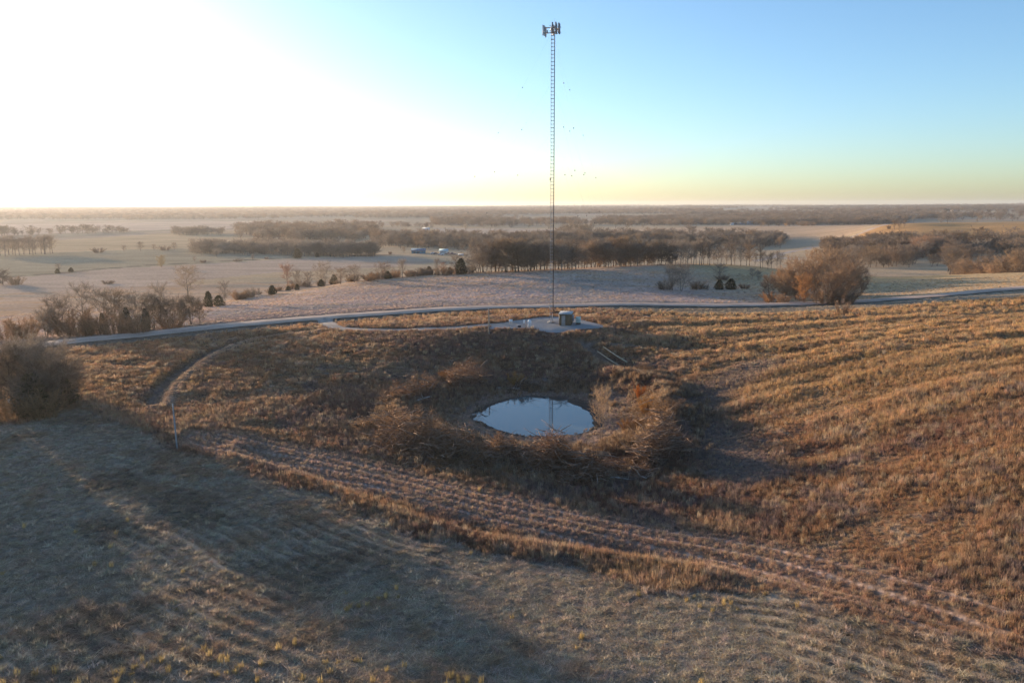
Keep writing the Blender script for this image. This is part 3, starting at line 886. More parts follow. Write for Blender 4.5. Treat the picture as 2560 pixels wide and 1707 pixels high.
# --- the thicket on the left edge
THX = 'thicket on the mown slope by the left edge'
for px, py, top, kind, sp, lab in [
    (85, 1040, 930, 'cedar', 1.3, 'broad dark green cedar at the heart of the left-edge thicket'),
    (165, 1012, 945, 'cedar', 1.1, 'smaller dark cedar on the right shoulder of the left-edge thicket'),
    (22, 965, 915, 'cedar', 1.2, 'dark cedar half out of frame at the left edge behind the thicket'),
    (120, 1020, 845, 'vase', .85, 'tall twiggy bare tree with pinkish top behind the left-edge cedar'),
    (92, 1012, 842, 'multi', .8, 'tallest many-stemmed bare tree in the middle of the left-edge thicket'),
    (60, 1000, 852, 'multi', .9, 'many-stemmed bare tree rising over the left end of the thicket'),
    (5, 1010, 858, 'multi', .95, 'bare grey tree cut by the left edge of the view'),
    (32, 1022, 870, 'round', .9, 'round-headed bare tree just inside the left edge'),
    (178, 996, 902, 'multi', 1.1, 'slender leaning bare saplings at the right end of the thicket'),
    (190, 985, 930, 'vase', 1.0, 'low bare sapling leaning out past the right end of the thicket'),
    (124, 1036, 925, 'vase', .6, 'pale-stemmed bare sapling standing in front of the left-edge cedar'),
    (66, 1048, 940, 'multi', .9, 'twiggy grey bush-like tree at the front left of the thicket'),
    (140, 1030, 900, 'multi', .95, 'dense twiggy tree at the front right of the left-edge thicket'),
    (104, 1046, 960, 'shrub', 1.1, 'dark leafless bush at the front middle of the left-edge thicket'),
    (40, 1052, 985, 'shrub', 1.1, 'tawny leafless bush at the front foot of the left-edge thicket'),
    (150, 985, 868, 'multi', 1.0, 'grey twiggy tree filling the middle back of the left-edge thicket'),
]:
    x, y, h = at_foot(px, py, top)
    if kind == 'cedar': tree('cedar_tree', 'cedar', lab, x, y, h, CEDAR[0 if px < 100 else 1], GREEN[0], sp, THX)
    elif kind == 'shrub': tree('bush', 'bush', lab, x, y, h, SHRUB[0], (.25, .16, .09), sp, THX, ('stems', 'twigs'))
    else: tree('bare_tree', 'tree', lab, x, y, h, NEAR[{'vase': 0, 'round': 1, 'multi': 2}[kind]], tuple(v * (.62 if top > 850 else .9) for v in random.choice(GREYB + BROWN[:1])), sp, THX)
# unseen run of the thicket, added beyond the left edge to shade the near slope
OFF = 'unseen thicket trees added beyond the left edge of the view'
rr_ = random.Random(31)
for k in range(38):
    t = k / 37
    x = -84 - 42 * t + rr_.uniform(-4, 4); y = 113 - 12 * t + rr_.uniform(-9, 9)
    if k % 3 == 0: tree('cedar_tree', 'cedar', 'dark cedar in the unseen thicket added past the left edge for shade', x, y, rr_.uniform(6, 9), CEDAR[k % 3], GREEN[k % 4], 1.3, OFF)
    else: tree('bare_tree', 'tree', 'bare tree in the unseen thicket added past the left edge for shade', x, y, rr_.uniform(7, 10), NEAR[k % 3], GREYB[k % 3], .95, OFF)

# --- the sapling and orange shrubs round the pond
x, y, h = at_foot(1502, 1112, 958)
tree('bare_tree', 'tree', 'slim bare sapling on the bank in front of the right end of the pond', x, y, h, finish(bare_tree_shape(777, 'tall', nl=18, ns=6, nt=7, tw=.042, stems=2, base=.32, width=.34), 'sapling', M_BARK, M_TWIG), (.42, .29, .18), .6, bark=(.30, .21, .14))
for px, py, top, sp, col, lab in [
    (1288, 962, 930, .9, (.34, .20, .075), 'round orange bush on the bank behind the pond'),
    (1418, 958, 944, .8, (.30, .15, .070), 'small rusty bush at the back right of the pond'),
    (1208, 958, 944, .9, (.28, .17, .075), 'little ochre tuft bush at the back left of the pond'),
    (1602, 995, 961, .75, (.40, .15, .045), 'bright rust-orange shrub at the top of the right brush pile'),
    (1622, 1030, 990, 1.0, (.33, .18, .07), 'tawny orange shrub above the right bank of the pond'),
    (1578, 1075, 1045, 1.6, (.30, .165, .075), 'low spreading rust shrub on the right bank of the pond'),
    (1665, 1030, 1000, 1.3, (.27, .17, .085), 'pale tan shrub on the outer right bank of the pond'),
    (1115, 950, 922, 1.0, (.26, .14, .065), 'reddish shrub on the top-left brush pile'),
    (1010, 1000, 972, 1.4, (.24, .13, .065), 'brown shrub at the left tip of the top-left brush pile'),
]:
    x, y, h = at_foot(px, py, top)
    tree('bush', 'bush', lab, x, y, h * 1.15, SHRUB[px % 3], col, sp, 'shrubs on the pond bank', ('stems', 'twigs'), sink=.1)

# --- the hedge row of bushes and trees between the valley and the road, left
HR = 'bushy row beyond the road on the left'
for px, py, top, kind, sp, ci, lab in [
    (20, 850, 800, 'shrub', 1.5, 1, 'low rusty bush at the far left end of the roadside row'),
    (60, 848, 785, 'shrub', 1.3, 1, 'rusty bush with a bare stem over it in the roadside row'),
    (118, 845, 772, 'dense', .9, 2, 'sprawling grey-brown bare tree at the left of the roadside row'),
    (150, 840, 745, 'dense', .8, 0, 'brown bare tree with leaning limbs left of the twin tall trees'),
    (178, 838, 765, 'shrub', 1.2, 1, 'rust-brown thicket bush under the leaning bare tree'),
    (212, 832, 712, 'mid', .75, 2, 'tall open bare tree standing over the left part of the roadside row'),
    (240, 836, 772, 'shrub', 1.2, 1, 'dull red-brown bush below the tall open tree'),
    (262, 828, 722, 'mid', .7, 2, 'second tall open bare tree, just right of the tallest in the row'),
    (258, 834, 782, 'cedar', .6, 0, 'dark cedar among the brown bushes, left of the row middle'),
    (297, 830, 728, 'dense', .7, 0, 'brown twiggy tree with a pointed reddish top in the row'),
    (318, 828, 768, 'cedar', .55, 1, 'dark slim cedar in the middle of the roadside row'),
    (342, 826, 735, 'dense', .8, 2, 'greyish bare tree right of the slim cedar'),
    (366, 824, 770, 'cedar', .6, 2, 'dark cedar right of the row middle'),
    (385, 822, 740, 'dense', .85, 0, 'brown bare tree between the right-hand cedar and the dark bush mass'),
    (404, 818, 712, 'mid', .6, 2, 'thin upright bare tree standing over the right half of the row'),
    (420, 818, 748, 'dense', .9, 0, 'dense brown bush-like tree in the right half of the row'),
    (448, 814, 745, 'dense', .9, 2, 'dark grey-brown bushy tree near the right end of the row'),
    (478, 811, 740, 'dense', .9, 0, 'rounded brown tree second from the right end of the row'),
    (500, 808, 752, 'dense', .9, 0, 'rounded dark tree closing the right end of the roadside row'),
    (200, 840, 790, 'shrub', 1.4, 1, 'low brown bush under the tall trees at the roadside'),
    (290, 836, 785, 'shrub', 1.4, 1, 'low brown bush between the two cedars at the roadside'),
    (345, 832, 785, 'shrub', 1.5, 1, 'low dark bush right of the slim cedar at the roadside'),
    (430, 822, 780, 'shrub', 1.4, 1, 'low dark bush near the white post at the roadside'),
    (470, 742, 668, 'mid', 1.1, 3, 'big rounded bare tree standing alone behind the right end of the row'),
    (522, 768, 728, 'cedar', .9, 0, 'pointed dark cedar just past the right end of the row'),
    (548, 765, 738, 'cedar', 1.3, 1, 'squat dark cedar beside the pointed one'),
    (563, 762, 706, 'mid', .7, 2, 'bare tree growing out of the squat cedars past the row'),
]:
    x, y, h = at_foot(px, py, top)
    col = [random.choice(BROWN), (.27, .165, .10), random.choice(GREYB), (.32, .245, .17)][ci % 4]
    if kind == 'cedar': tree('cedar_tree', 'cedar', lab, x, y, h, CEDAR[ci % 3], random.choice(GREEN), sp, HR)
    elif kind == 'shrub': tree('bush', 'bush', lab, x, y, h, SHRUB[px % 3], col, sp, HR, ('stems', 'twigs'))
    else: tree('bare_tree', 'tree', lab, x, y, h, (DENSE if kind == 'dense' else [MID[3], MID[1], MID[0]])[px % 3], col, sp, HR)

# --- along the crest from the left bushes to the mast
CR = 'trees strung along the field edge left of the mast'
for px, py, top, kind, sp, ci, lab in [
    (607, 746, 734, 'cedar', 1.4, 0, 'low dark cedar at the left end of the field-edge line'),
    (633, 743, 718, 'mid', .5, 3, 'dead grey stump of a tree left of the red-tipped tree'),
    (648, 742, 720, 'mid', .4, 2, 'second dead grey snag beside the first, left of the red-tipped tree'),
    (681, 737, 712, 'cedar', 1.3, 1, 'squat cedar with bare twigs over it, left of the red-tipped tree'),
    (719, 722, 662, 'vase', .8, 4, 'vase-shaped bare tree with reddish twigs on the field edge'),
    (721, 726, 714, 'cedar', 1.5, 2, 'small cedar at the foot of the red-tipped tree'),
    (743, 722, 674, 'mid', .6, 3, 'thin pale bare tree just right of the red-tipped tree'),
    (743, 725, 709, 'cedar', 1.1, 0, 'small pointed cedar right of the red-tipped tree'),
    (770, 718, 680, 'mid', .9, 0, 'low broad bare tree left of the round pair'),
    (803, 716, 698, 'cedar', 1.4, 1, 'dark cedar under the round bare tree'),
    (811, 714, 657, 'mid', .9, 3, 'round-headed bare tree above the dark cedar'),
    (835, 711, 686, 'cedar', 1.0, 2, 'neat dark cedar between two round bare trees'),
    (852, 710, 670, 'mid', 1.0, 0, 'low spreading bare tree right of the neat cedar'),
    (886, 706, 664, 'mid', 1.2, 3, 'wide bare tree with a dark base on the field edge'),
    (926, 702, 684, 'shrub', 1.5, 1, 'low brown bush right of the wide bare tree'),
    (961, 698, 656, 'mid', 1.15, 0, 'wide flat-topped bare tree over a dark cedar'),
    (970, 697, 677, 'cedar', 1.2, 0, 'dark cedar at the foot of the flat-topped tree'),
    (1006, 694, 648, 'tall', .9, 3, 'dead-topped bare tree with a crooked leader'),
    (1026, 692, 674, 'shrub', 1.5, 1, 'brown bush right of the dead-topped tree'),
    (1057, 688, 671, 'cedar', 1.1, 1, 'little round cedar left of the bigger one'),
    (1073, 687, 665, 'cedar', 1.2, 2, 'rounded dark cedar midway along the field edge'),
    (1093, 686, 646, 'tall', .7, 2, 'thin bare tree right of the rounded cedar'),
    (1108, 686, 655, 'mid', .8, 4, 'reddish bare tree left of the dark cedars near the tall row'),
    (1125, 686, 667, 'cedar', 1.2, 0, 'low cedar left of the tall dark cedar'),
    (1140, 686, 638, 'mid', .9, 0, 'brown bare tree behind the tall dark cedar'),
    (1153, 686, 645, 'cedar', .9, 1, 'tall dark cedar at the start of the tall tree row'),
    (1172, 685, 650, 'mid', .8, 3, 'bare tree right of the tall dark cedar'),
    (990, 694, 676, 'shrub', 1.4, 1, 'low tawny bush between the flat-topped and the dead-topped tree'),
]:
    x, y, h = at_foot(px, py, top)
    col = [random.choice(BROWN), (.33, .205, .12), random.choice(GREYB), (.29, .225, .165), (.33, .20, .14)][ci % 5]
    if kind == 'cedar': tree('cedar_tree', 'cedar', lab, x, y, h, CEDAR[px % 3], random.choice(GREEN), sp, CR, sink=.15)
    elif kind == 'shrub': tree('bush', 'bush', lab, x, y, h, SHRUB[px % 3], col, sp, CR, ('stems', 'twigs'), sink=.1)
    else: tree('bare_tree', 'tree', lab, x, y, h, MID[{'mid': px % 2 * 3, 'vase': 1, 'tall': 2}[kind]], col, sp, CR, sink=.15)

rb = random.Random(5)
for k in range(34):
    px = 560 + 600 * (k + rb.random()) / 34; py = 757 - (px - 560) * .165 if px < 720 else 731 - (px - 720) * .1
    py = np.interp(px, [560, 640, 720, 850, 1000, 1170], [757, 741, 722, 709, 694, 685])
    x, y = stand(px, py)
    tree('bush', 'bush', 'low tawny bush in the ragged undergrowth along the field edge left of the mast', x + rb.uniform(-3, 3), y + rb.uniform(0, 9), rb.uniform(1.6, 3.6), SHRUB[k % 3], rb.choice(BROWN + [(.33, .205, .12)]), rb.uniform(1.1, 1.9), 'undergrowth bushes along the field edge', ('stems', 'twigs'), sink=.1)
for k in range(22):
    a_ = k / 22 * 2 * math.pi + rb.uniform(-.15, .15); q_ = rb.uniform(1.75, 2.45)
    x, y = POND_C[0] + POND_R[0] * q_ * math.cos(a_), POND_C[1] + POND_R[1] * q_ * math.sin(a_)
    tree('bush', 'bush', 'low brown weedy bush in the rough growth ringing the pond', x, y, rb.uniform(1.0, 2.1), SHRUB[k % 3], rb.choice([(.22, .145, .095), (.27, .18, .11), (.17, .12, .09)]), rb.uniform(1.0, 1.7), 'weedy bushes ringing the pond', ('stems', 'twigs'), sink=.1)
MASS = []      # trees that only read as one wooded belt: they go into the far woods
# --- trees in rows and belts; one thing each
def row(line, n, h, shapes, cols, label, group, depth=8, spread=.9, skip=0, seed=1, hvar=.2, behind=0, cedar=0.0, name='bare_tree', mass=False):
    rnd = random.Random(seed)
    P = line_on(line, skip=skip); L = np.concatenate([[0], np.cumsum(np.linalg.norm(np.diff(P, axis=0), axis=1))])
    for k in range(n):
        s = (k + rnd.uniform(.1, .9)) / n * L[-1]
        i = min(len(P) - 2, int(np.searchsorted(L, s) - 1)); i = max(0, i)
        q = P[i] + (P[i + 1] - P[i]) * ((s - L[i]) / max(1e-6, L[i + 1] - L[i]))
        r = math.hypot(*q); q = q * (1 + (behind + rnd.uniform(0, depth)) / r)
        hh = h * (1 + rnd.uniform(-hvar, hvar))
        c = rnd.choice(cols)
        f = rnd.uniform(.8, 1.2)
        if mass:
            MASS.append((q[0], q[1], hh, spread * rnd.uniform(.85, 1.2), tuple(v * f for v in c))); continue
        if rnd.random() < cedar: tree('cedar_tree', 'cedar', label[1] if isinstance(label, tuple) else label, q[0], q[1], hh * .5, rnd.choice(CEDAR), rnd.choice(GREEN), 1.1, group)
        else: tree(name, 'tree', label[0] if isinstance(label, tuple) else label, q[0], q[1], hh, rnd.choice(shapes), tuple(v * f for v in c), spread * rnd.uniform(.85, 1.2), group, rz=rnd.uniform(0, 6.28))

TALL = [MID[2], MID[4], MID[2], MID[0]]
G1 = 'tall bare trees standing behind the field crest'
row([(1190,687),(1290,684),(1372,682)], 26, 9.0, [MID[0], MID[3], DENSE[1], DENSE[2], MID[2], MID[4]], BROWN + GREYB, 'tall bare tree in the close-set row left of the mast', G1, 14, 1.25, seed=11, behind=6, hvar=.32)
row([(1384,682),(1440,679),(1480,678)], 13, 8.1, [MID[0], MID[3], MID[2], DENSE[2]], BROWN + GREYB, 'bare tree in the row just right of the mast', G1, 16, 1.25, seed=12, behind=7, hvar=.32)
row([(1485,678),(1560,674),(1595,672)], 17, 8.5, DENSE + [MID[0]], ORANGE[1:3] + BROWN + GREYB, 'dense brown tree in the rounded middle of the crest row', G1, 18, .9, seed=13, behind=9, hvar=.32)
row([(1600,672),(1650,669),(1690,668)], 13, 8.5, [MID[0], MID[3], DENSE[0]], BROWN + GREYB, 'rusty brown tree at the right end of the dense crest row', G1, 16, .85, seed=14, behind=8, hvar=.32)
row([(1695,673),(1740,672),(1785,672)], 13, 8.5, [MID[2], MID[4], MID[0]], GREYB, 'thin dark-trunked tree in the sparse end of the crest row', G1, 20, .7, seed=15, behind=5, hvar=.32)
row([(1790,673),(1850,676),(1905,681),(1960,685)], 15, 7.4, [MID[2], MID[4], MID[0]], GREYB + BROWN, 'sparse dark tree by the creek left of the orange clump', G1, 30, .75, seed=16, behind=10, hvar=.32)
# orange clump at the road; lit left and shaded right put into tree colours
OC = 'round orange-brown clump beside the road'
for px, py, top, ci, sp, lab in [
    (1930, 757, 728, 0, 1.6, 'low bright orange bush at the left foot of the roadside clump'),
    (1958, 757, 735, 2, 1.5, 'low brown bush beside the bright orange one at the clump foot'),
    (1948, 732, 682, 0, 1.0, 'small orange tree set back at the left of the clump'),
    (1975, 735, 690, 2, 1.0, 'dark brown tree tucked in the left hollow of the clump'),
    (1922, 744, 690, 2, 1.0, 'outermost brown tree at the far left of the clump'),
    (1960, 750, 672, 1, .9, 'tan twiggy tree between the left hollow and the orange bush'),
    (1992, 750, 655, 1, .85, 'tan tree on the left shoulder of the big clump'),
    (2010, 756, 690, 0, .8, 'orange front tree at the left flank of the big clump'),
    (2015, 742, 635, 1, .9, 'tall tan tree forming the left top of the big clump'),
    (2045, 752, 640, 1, .9, 'tall tan tree left of the middle of the big clump'),
    (2068, 742, 627, 1, .95, 'tallest pale brown tree at the middle of the big clump'),
    (2080, 756, 680, 2, .9, 'brown front tree at the middle of the big clump'),
    (2098, 745, 640, 2, .95, 'brown tree right of the middle of the big clump'),
    (2115, 752, 660, 2, .9, 'dark brown front tree at the right of the big clump'),
    (2125, 738, 650, 2, .95, 'brown tree behind the right flank of the big clump'),
    (2143, 742, 672, 2, .85, 'low dark tree closing the right flank of the big clump'),
    (2032, 738, 660, 0, .9, 'orange-tan tree behind the left flank of the big clump'),
    (2060, 758, 712, 2, 1.3, 'low brown undergrowth bush at the front of the big clump'),
    (2105, 758, 712, 2, 1.3, 'low dark undergrowth bush at the front right of the big clump'),
]:
    x, y, h = at_foot(px, py, top)
    if py - top < 50: tree('bush', 'bush', lab, x, y, h, SHRUB[px % 3], ORANGE[ci], sp, OC, ('stems', 'twigs'))
    else: tree('bare_tree', 'tree', lab, x, y, h, MID[5] if px in (2015, 2068, 2098, 1975) else MID[3] if px in (2045, 2125) else DENSE[px % 3], ORANGE[ci], sp, OC)
x, y, h = at_foot(2107, 786, 747)
tree('bush', 'bush', 'lone twiggy bush on the near side of the road below the orange clump', x, y, h, SHRUB[1], (.27, .19, .135), .8, None, ('stems', 'twigs'))
# pair of trees and cedars in the field right of the mast
FP = 'trees in the field dip right of the mast'
for px, py, top, kind, sp, lab in [
    (1681, 725, 660, 'bare', .95, 'left one of the two twiggy bare trees in the field dip'),
    (1703, 727, 658, 'bare', .95, 'right one of the two twiggy bare trees in the field dip'),
    (1664, 724, 700, 'shrub', 1.4, 'dark bush at the left foot of the two field trees'),
    (1742, 723, 700, 'shrub', 1.3, 'small bare bush right of the two field trees'),
    (1762, 723, 708, 'shrub', 1.3, 'low grey bush between the field trees and the cedars'),
    (1798, 724, 700, 'cedar', 1.2, 'smaller left cedar of the dark pair in the field dip'),
    (1827, 724, 697, 'cedar', 1.3, 'bigger right cedar of the dark pair in the field dip'),
    (1798, 698, 660, 'bare', 1.1, 'bare tree on the low field ridge above the dark cedar pair'),
    (1805, 700, 686, 'shrub', 2.0, 'low dark bush at the foot of the ridge tree'),
    (1880, 698, 672, 'bare', .9, 'small bare tree at the right of the low field ridge'),
    (1895, 700, 676, 'bare', .9, 'second small bare tree at the right of the low field ridge'),
    (1862, 722, 708, 'shrub', 1.6, 'brown bush right of the dark cedar pair'),
]:
    x, y, h = at_foot(px, py, top)
    if kind == 'cedar': tree('cedar_tree', 'cedar', lab, x, y, h, CEDAR[1], GREEN[0], sp, FP)
    elif kind == 'shrub': tree('bush', 'bush', lab, x, y, h, SHRUB[px % 3], random.choice(BROWN), sp, FP, ('stems', 'twigs'))
    else: tree('bare_tree', 'tree', lab, x, y, h, MID[3 if px % 2 else 0], random.choice(GREYB), sp, FP)
# creek wood right
G2 = 'creek-side trees beyond the right-hand field'
row([(2160,687),(2230,687),(2290,687)], 20, 8.9, [MID[0], MID[3], DENSE[2]], BROWN, ('dark tree in the creek wood right behind the orange clump', 'cedar in the creek wood right behind the orange clump'), G2, 40, .95, seed=21, behind=45, hvar=.32)
row([(2290,687),(2360,687),(2420,686)], 20, 9.2, [MID[0], MID[2], MID[5]], BROWN + ORANGE[1:2], 'rusty bare tree in the middle of the right creek wood', G2, 50, .95, seed=22, behind=45, hvar=.32)
row([(2425,686),(2500,685),(2580,684)], 23, 9.6, [MID[0], MID[4], MID[2], DENSE[2]], BROWN + ORANGE[1:2], 'bare tree in the creek wood at the right edge', G2, 45, .95, seed=23, behind=45, hvar=.32)
row([(2270,687),(2340,687)], 10, 9.6, [MID[1], MID[5]], [(.38, .24, .16), (.40, .31, .22)], 'pale reddish tree at the back of the right creek wood', G2, 25, .95, seed=24, behind=125, hvar=.32)
row([(2080,690),(2160,688),(2240,687)], 17, 8.1, [DENSE[0], MID[0]], BROWN + GREYB, 'grey-brown tree in the wood glimpsed over the orange clump', G2, 60, 1.0, seed=25, behind=130, mass=True, hvar=.32)
row([(2180,687),(2300,687),(2420,686),(2560,684)], 37, 8.1, [MID[0], DENSE[1], MID[3]], BROWN, 'tree in the back rank of the right creek wood', G2, 60, 1.1, seed=26, behind=190, mass=True, hvar=.32)
# valley belt behind the crest row, both sides of the mast
G3 = 'wooded belt across the valley'
row([(945,607),(1000,609),(1060,618)], 20, 9.4, [DENSE[0], DENSE[2], MID[0]], ORANGE[2:3] + BROWN, 'tree at the rounded left end of the valley belt above the farmstead', G3, 60, 1.1, seed=31, mass=True, hvar=.32)
row([(1060,620),(1150,622),(1240,620),(1360,617)], 40, 9.4, [DENSE[1], DENSE[0], MID[0]], BROWN + GREYB, 'tree in the dark valley belt left of the mast', G3, 60, 1.15, seed=32, mass=True, hvar=.32)
row([(1390,615),(1500,612),(1620,612),(1720,614)], 37, 9.0, [DENSE[2], MID[3], MID[0]], BROWN + GREYB, 'tree in the dark valley belt right of the mast', G3, 60, 1.15, seed=33, mass=True, hvar=.32)
row([(1720,616),(1800,618),(1900,618),(1950,614)], 21, 8.6, [DENSE[0], MID[0]], BROWN + GREYB, 'tree in the thin right tail of the valley belt', G3, 40, 1.1, seed=34, mass=True, hvar=.32)
row([(1390,632),(1440,634),(1480,632)], 7, 7.8, [MID[1], MID[5]], [(.24, .15, .085), (.26, .20, .14)], 'pale tree standing forward of the valley belt by the mast', G3, 25, 1.0, seed=35, mass=True, hvar=.32)
G4 = 'grey wood strip left of the farmstead'
row([(735,637),(800,641),(880,642),(940,641)], 23, 8.6, [DENSE[1], DENSE[2], MID[0]], GREYB, 'grey tree in the low strip left of the blue farm building', G4, 30, 1.1, seed=41, mass=True, hvar=.32)
row([(490,634),(560,637),(660,638),(735,638)], 23, 7.8, [DENSE[0], MID[3]], GREYB, 'grey tree in the left half of the wood strip across the stubble', G4, 40, 1.1, seed=42, mass=True, hvar=.32)
G5 = 'tall open grove far left'
row([(-20,642),(30,640),(90,638),(138,636)], 18, 12.8, TALL, [(.30, .23, .165), (.29, .225, .175)], 'tall open bare tree in the far left grove', G5, 20, .85, seed=51, hvar=.12)
for px, py, top, kind, sp, lab in [
    (8, 712, 676, 'dense', 1.2, 'round olive-brown tree cut by the left edge in the stubble field'),
    (38, 712, 688, 'shrub', 1.3, 'low olive bush beside the tree at the left edge'),
    (404, 668, 640, 'dense', .8, 'yellowish round bush standing by the field track'),
    (144, 684, 672, 'cedar', 1.3, 'tiny dark cedar by the field track on the left'),
    (178, 680, 669, 'cedar', 1.4, 'second tiny cedar by the field track on the left'),
    (147, 682, 660, 'mid', .8, 'faint bare tree over the tiny cedar by the track'),
    (270, 710, 700, 'shrub', 3.0, 'spread heap of dead brush lying in the stubble field'),
    (352, 628, 606, 'mid', 1.0, 'lone bare tree on the far field boundary'),
    (310, 630, 614, 'mid', .9, 'smaller bare tree on the far field boundary'),
    (246, 632, 618, 'shrub', 2.0, 'wide low bush on the far field boundary'),
    (385, 627, 612, 'mid', .9, 'bare tree right of the lone tree on the far boundary'),
    (412, 626, 613, 'shrub', 1.8, 'brown scrub right of the lone tree on the far boundary'),
    (436, 626, 608, 'mid', .9, 'bare tree at the end of the far boundary scrub'),
    (487, 655, 642, 'mid', .8, 'thin bare tree by the middle of the field track'),
    (509, 657, 648, 'shrub', 1.4, 'small dark bush by the middle of the field track'),
    (595, 654, 646, 'shrub', 2.4, 'long dark scrub by the right part of the field track'),
    (632, 652, 638, 'mid', .8, 'thin tree by the right part of the field track'),
    (744, 646, 622, 'cedar', 1.1, 'dark cedar standing at the front of the grey wood strip'),
    (793, 643, 632, 'cedar', 1.2, 'small cedar at the front of the grey wood strip'),
    (667, 648, 641, 'shrub', 1.2, 'tiny shrub at the right end of the field track'),
    (1010, 634, 618, 'mid', .9, 'bare tree left of the blue farm building'),
    (975, 636, 628, 'shrub', 1.2, 'small bush in the yellow grass left of the farm building'),
    (2236, 574, 552, 'tall', 1.0, 'left tree of the trio on the gold hill'),
    (2247, 575, 554, 'tall', .8, 'middle tree of the trio on the gold hill'),
    (2260, 570, 551, 'tall', .8, 'right tree of the trio on the gold hill'),
    (2222, 573, 562, 'shrub', .8, 'small bush beside the trio on the gold hill'),
    (2345, 590, 577, 'shrub', 1.4, 'small scrub in the draw on the gold hill'),
]:
    x, y, h = at_foot(px, py, top)
    if kind == 'cedar': tree('cedar_tree', 'cedar', lab, x, y, h, CEDAR[1], GREEN[2], sp)
    elif kind == 'shrub': tree('bush', 'bush', lab, x, y, h, SHRUB[px % 3], random.choice(BROWN), sp, None, ('stems', 'twigs'))
    else: tree('bare_tree', 'tree', lab, x, y, h, DENSE[0] if kind == 'dense' else MID[0 if kind == 'mid' else 1], (.34, .26, .14) if px == 404 else random.choice(BROWN), sp)
# ------------------------------------------------------------------ scattered masses (grass, far woods)
def scatter(name, pts, rot, scl, tint, idx, sources, label, kind='stuff'):
    me = bpy.data.meshes.new(name)
    n = len(pts)
    me.vertices.add(n); me.vertices.foreach_set('co', np.asarray(pts, np.float32).ravel())
    def av(nm, typ, key, a): at = me.attributes.new(nm, typ, 'POINT'); at.data.foreach_set(key, a)
    av('rot', 'FLOAT_VECTOR', 'vector', np.asarray(rot, np.float32).ravel())
    av('scl', 'FLOAT_VECTOR', 'vector', np.asarray(scl, np.float32).ravel())
    c = np.ones((n, 4), np.float32); c[:, :3] = tint
    av('tint', 'FLOAT_COLOR', 'color', c.ravel())
    av('pick', 'INT', 'value', np.asarray(idx, np.int32))
    o = link(name, me); tag(o, label=label, kind=kind)
    coll = bpy.data.collections.new(name + '_pieces')
    for i, m in enumerate(sources):
        s = bpy.data.objects.new(f'{name}_piece_{i:02d}', m); coll.objects.link(s)
    ng = bpy.data.node_groups.new(name + '_spread', 'GeometryNodeTree')
    ng.interface.new_socket('Geometry', in_out='INPUT', socket_type='NodeSocketGeometry')
    ng.interface.new_socket('Geometry', in_out='OUTPUT', socket_type='NodeSocketGeometry')
    gi = ng.nodes.new('NodeGroupInput'); go = ng.nodes.new('NodeGroupOutput')
    iop = ng.nodes.new('GeometryNodeInstanceOnPoints')
    ci = ng.nodes.new('GeometryNodeCollectionInfo'); ci.inputs['Collection'].default_value = coll
    ci.inputs['Separate Children'].default_value = True; ci.inputs['Reset Children'].default_value = True
    def na(nm, t): a = ng.nodes.new('GeometryNodeInputNamedAttribute'); a.data_type = t; a.inputs['Name'].default_value = nm; return a
    e2r = ng.nodes.new('FunctionNodeEulerToRotation')
    lk = ng.links.new
    lk(gi.outputs[0], iop.inputs['Points']); lk(ci.outputs[0], iop.inputs['Instance'])
    iop.inputs['Pick Instance'].default_value = True
    lk(na('pick', 'INT').outputs[0], iop.inputs['Instance Index'])
    lk(na('rot', 'FLOAT_VECTOR').outputs[0], e2r.inputs[0]); lk(e2r.outputs[0], iop.inputs['Rotation'])
    lk(na('scl', 'FLOAT_VECTOR').outputs[0], iop.inputs['Scale'])
    lk(iop.outputs[0], go.inputs[0])
    md = o.modifiers.new('spread', 'NODES'); md.node_group = ng
    return o

def tuft(seed, n, rad, h, w, lean, hv=.45):
    """a clump of n blades inside radius rad, height about 1"""
    g = np.random.default_rng(seed)
    a = g.uniform(0, 2 * np.pi, n); q = rad * np.sqrt(g.random(n))
    bx, by = q * np.cos(a), q * np.sin(a)
    hh = h * (1 - hv + hv * g.random(n))
    la = g.uniform(0, 2 * np.pi, n); ll = lean * hh * g.random(n)
    wa = g.uniform(0, np.pi, n); ww = w * g.uniform(.6, 1.2, n) / 2
    sx, sy = np.cos(wa) * ww, np.sin(wa) * ww
    mx, my = bx + np.cos(la) * ll * .35, by + np.sin(la) * ll * .35
    tx, ty = bx + np.cos(la) * ll, by + np.sin(la) * ll
    z0 = np.full(n, -.04)
    V = np.stack([np.stack([bx - sx, by - sy, z0], 1), np.stack([bx + sx, by + sy, z0], 1), np.stack([mx + sx, my + sy, hh * .6], 1), np.stack([mx - sx, my - sy, hh * .6], 1), np.stack([tx, ty, hh], 1)], 1)
    b = np.arange(n)[:, None] * 5
    F = [list(f) for f in np.concatenate([b + np.array([0, 1, 2, 3])], 1)] + [list(f) for f in np.concatenate([b + np.array([3, 2, 4])], 1)]
    me = np_mesh(f'tuft_{seed}', V.reshape(-1, 3), F, M_GRASS)
    vary_attr(me, np.repeat(g.random(n), 5))
    return me

def wedge_points(r0, r1, spacing, amax=R(40), seed=1):
    g = np.random.default_rng(seed)
    n = int(amax * (r1 * r1 - r0 * r0) / spacing ** 2)
    r = np.sqrt(g.uniform(r0 * r0, r1 * r1, n)); a = g.uniform(-amax, amax, n)
    return np.sin(a) * r, np.cos(a) * r, g

TALLT = [tuft(10 + i, 26, .24, 1.0, .022, .45, hv=.65) for i in range(7)]
TALLF = [tuft(20 + i, 40, .46, 1.0, .042, .42, hv=.6) for i in range(5)]
MOWT = [tuft(30 + i, 40, .20, 1.0, .030, 1.0, hv=.6) for i in range(7)]
STAND = [tuft(40 + i, 34, .16, 1.0, .024, .40, hv=.55) for i in range(5)]

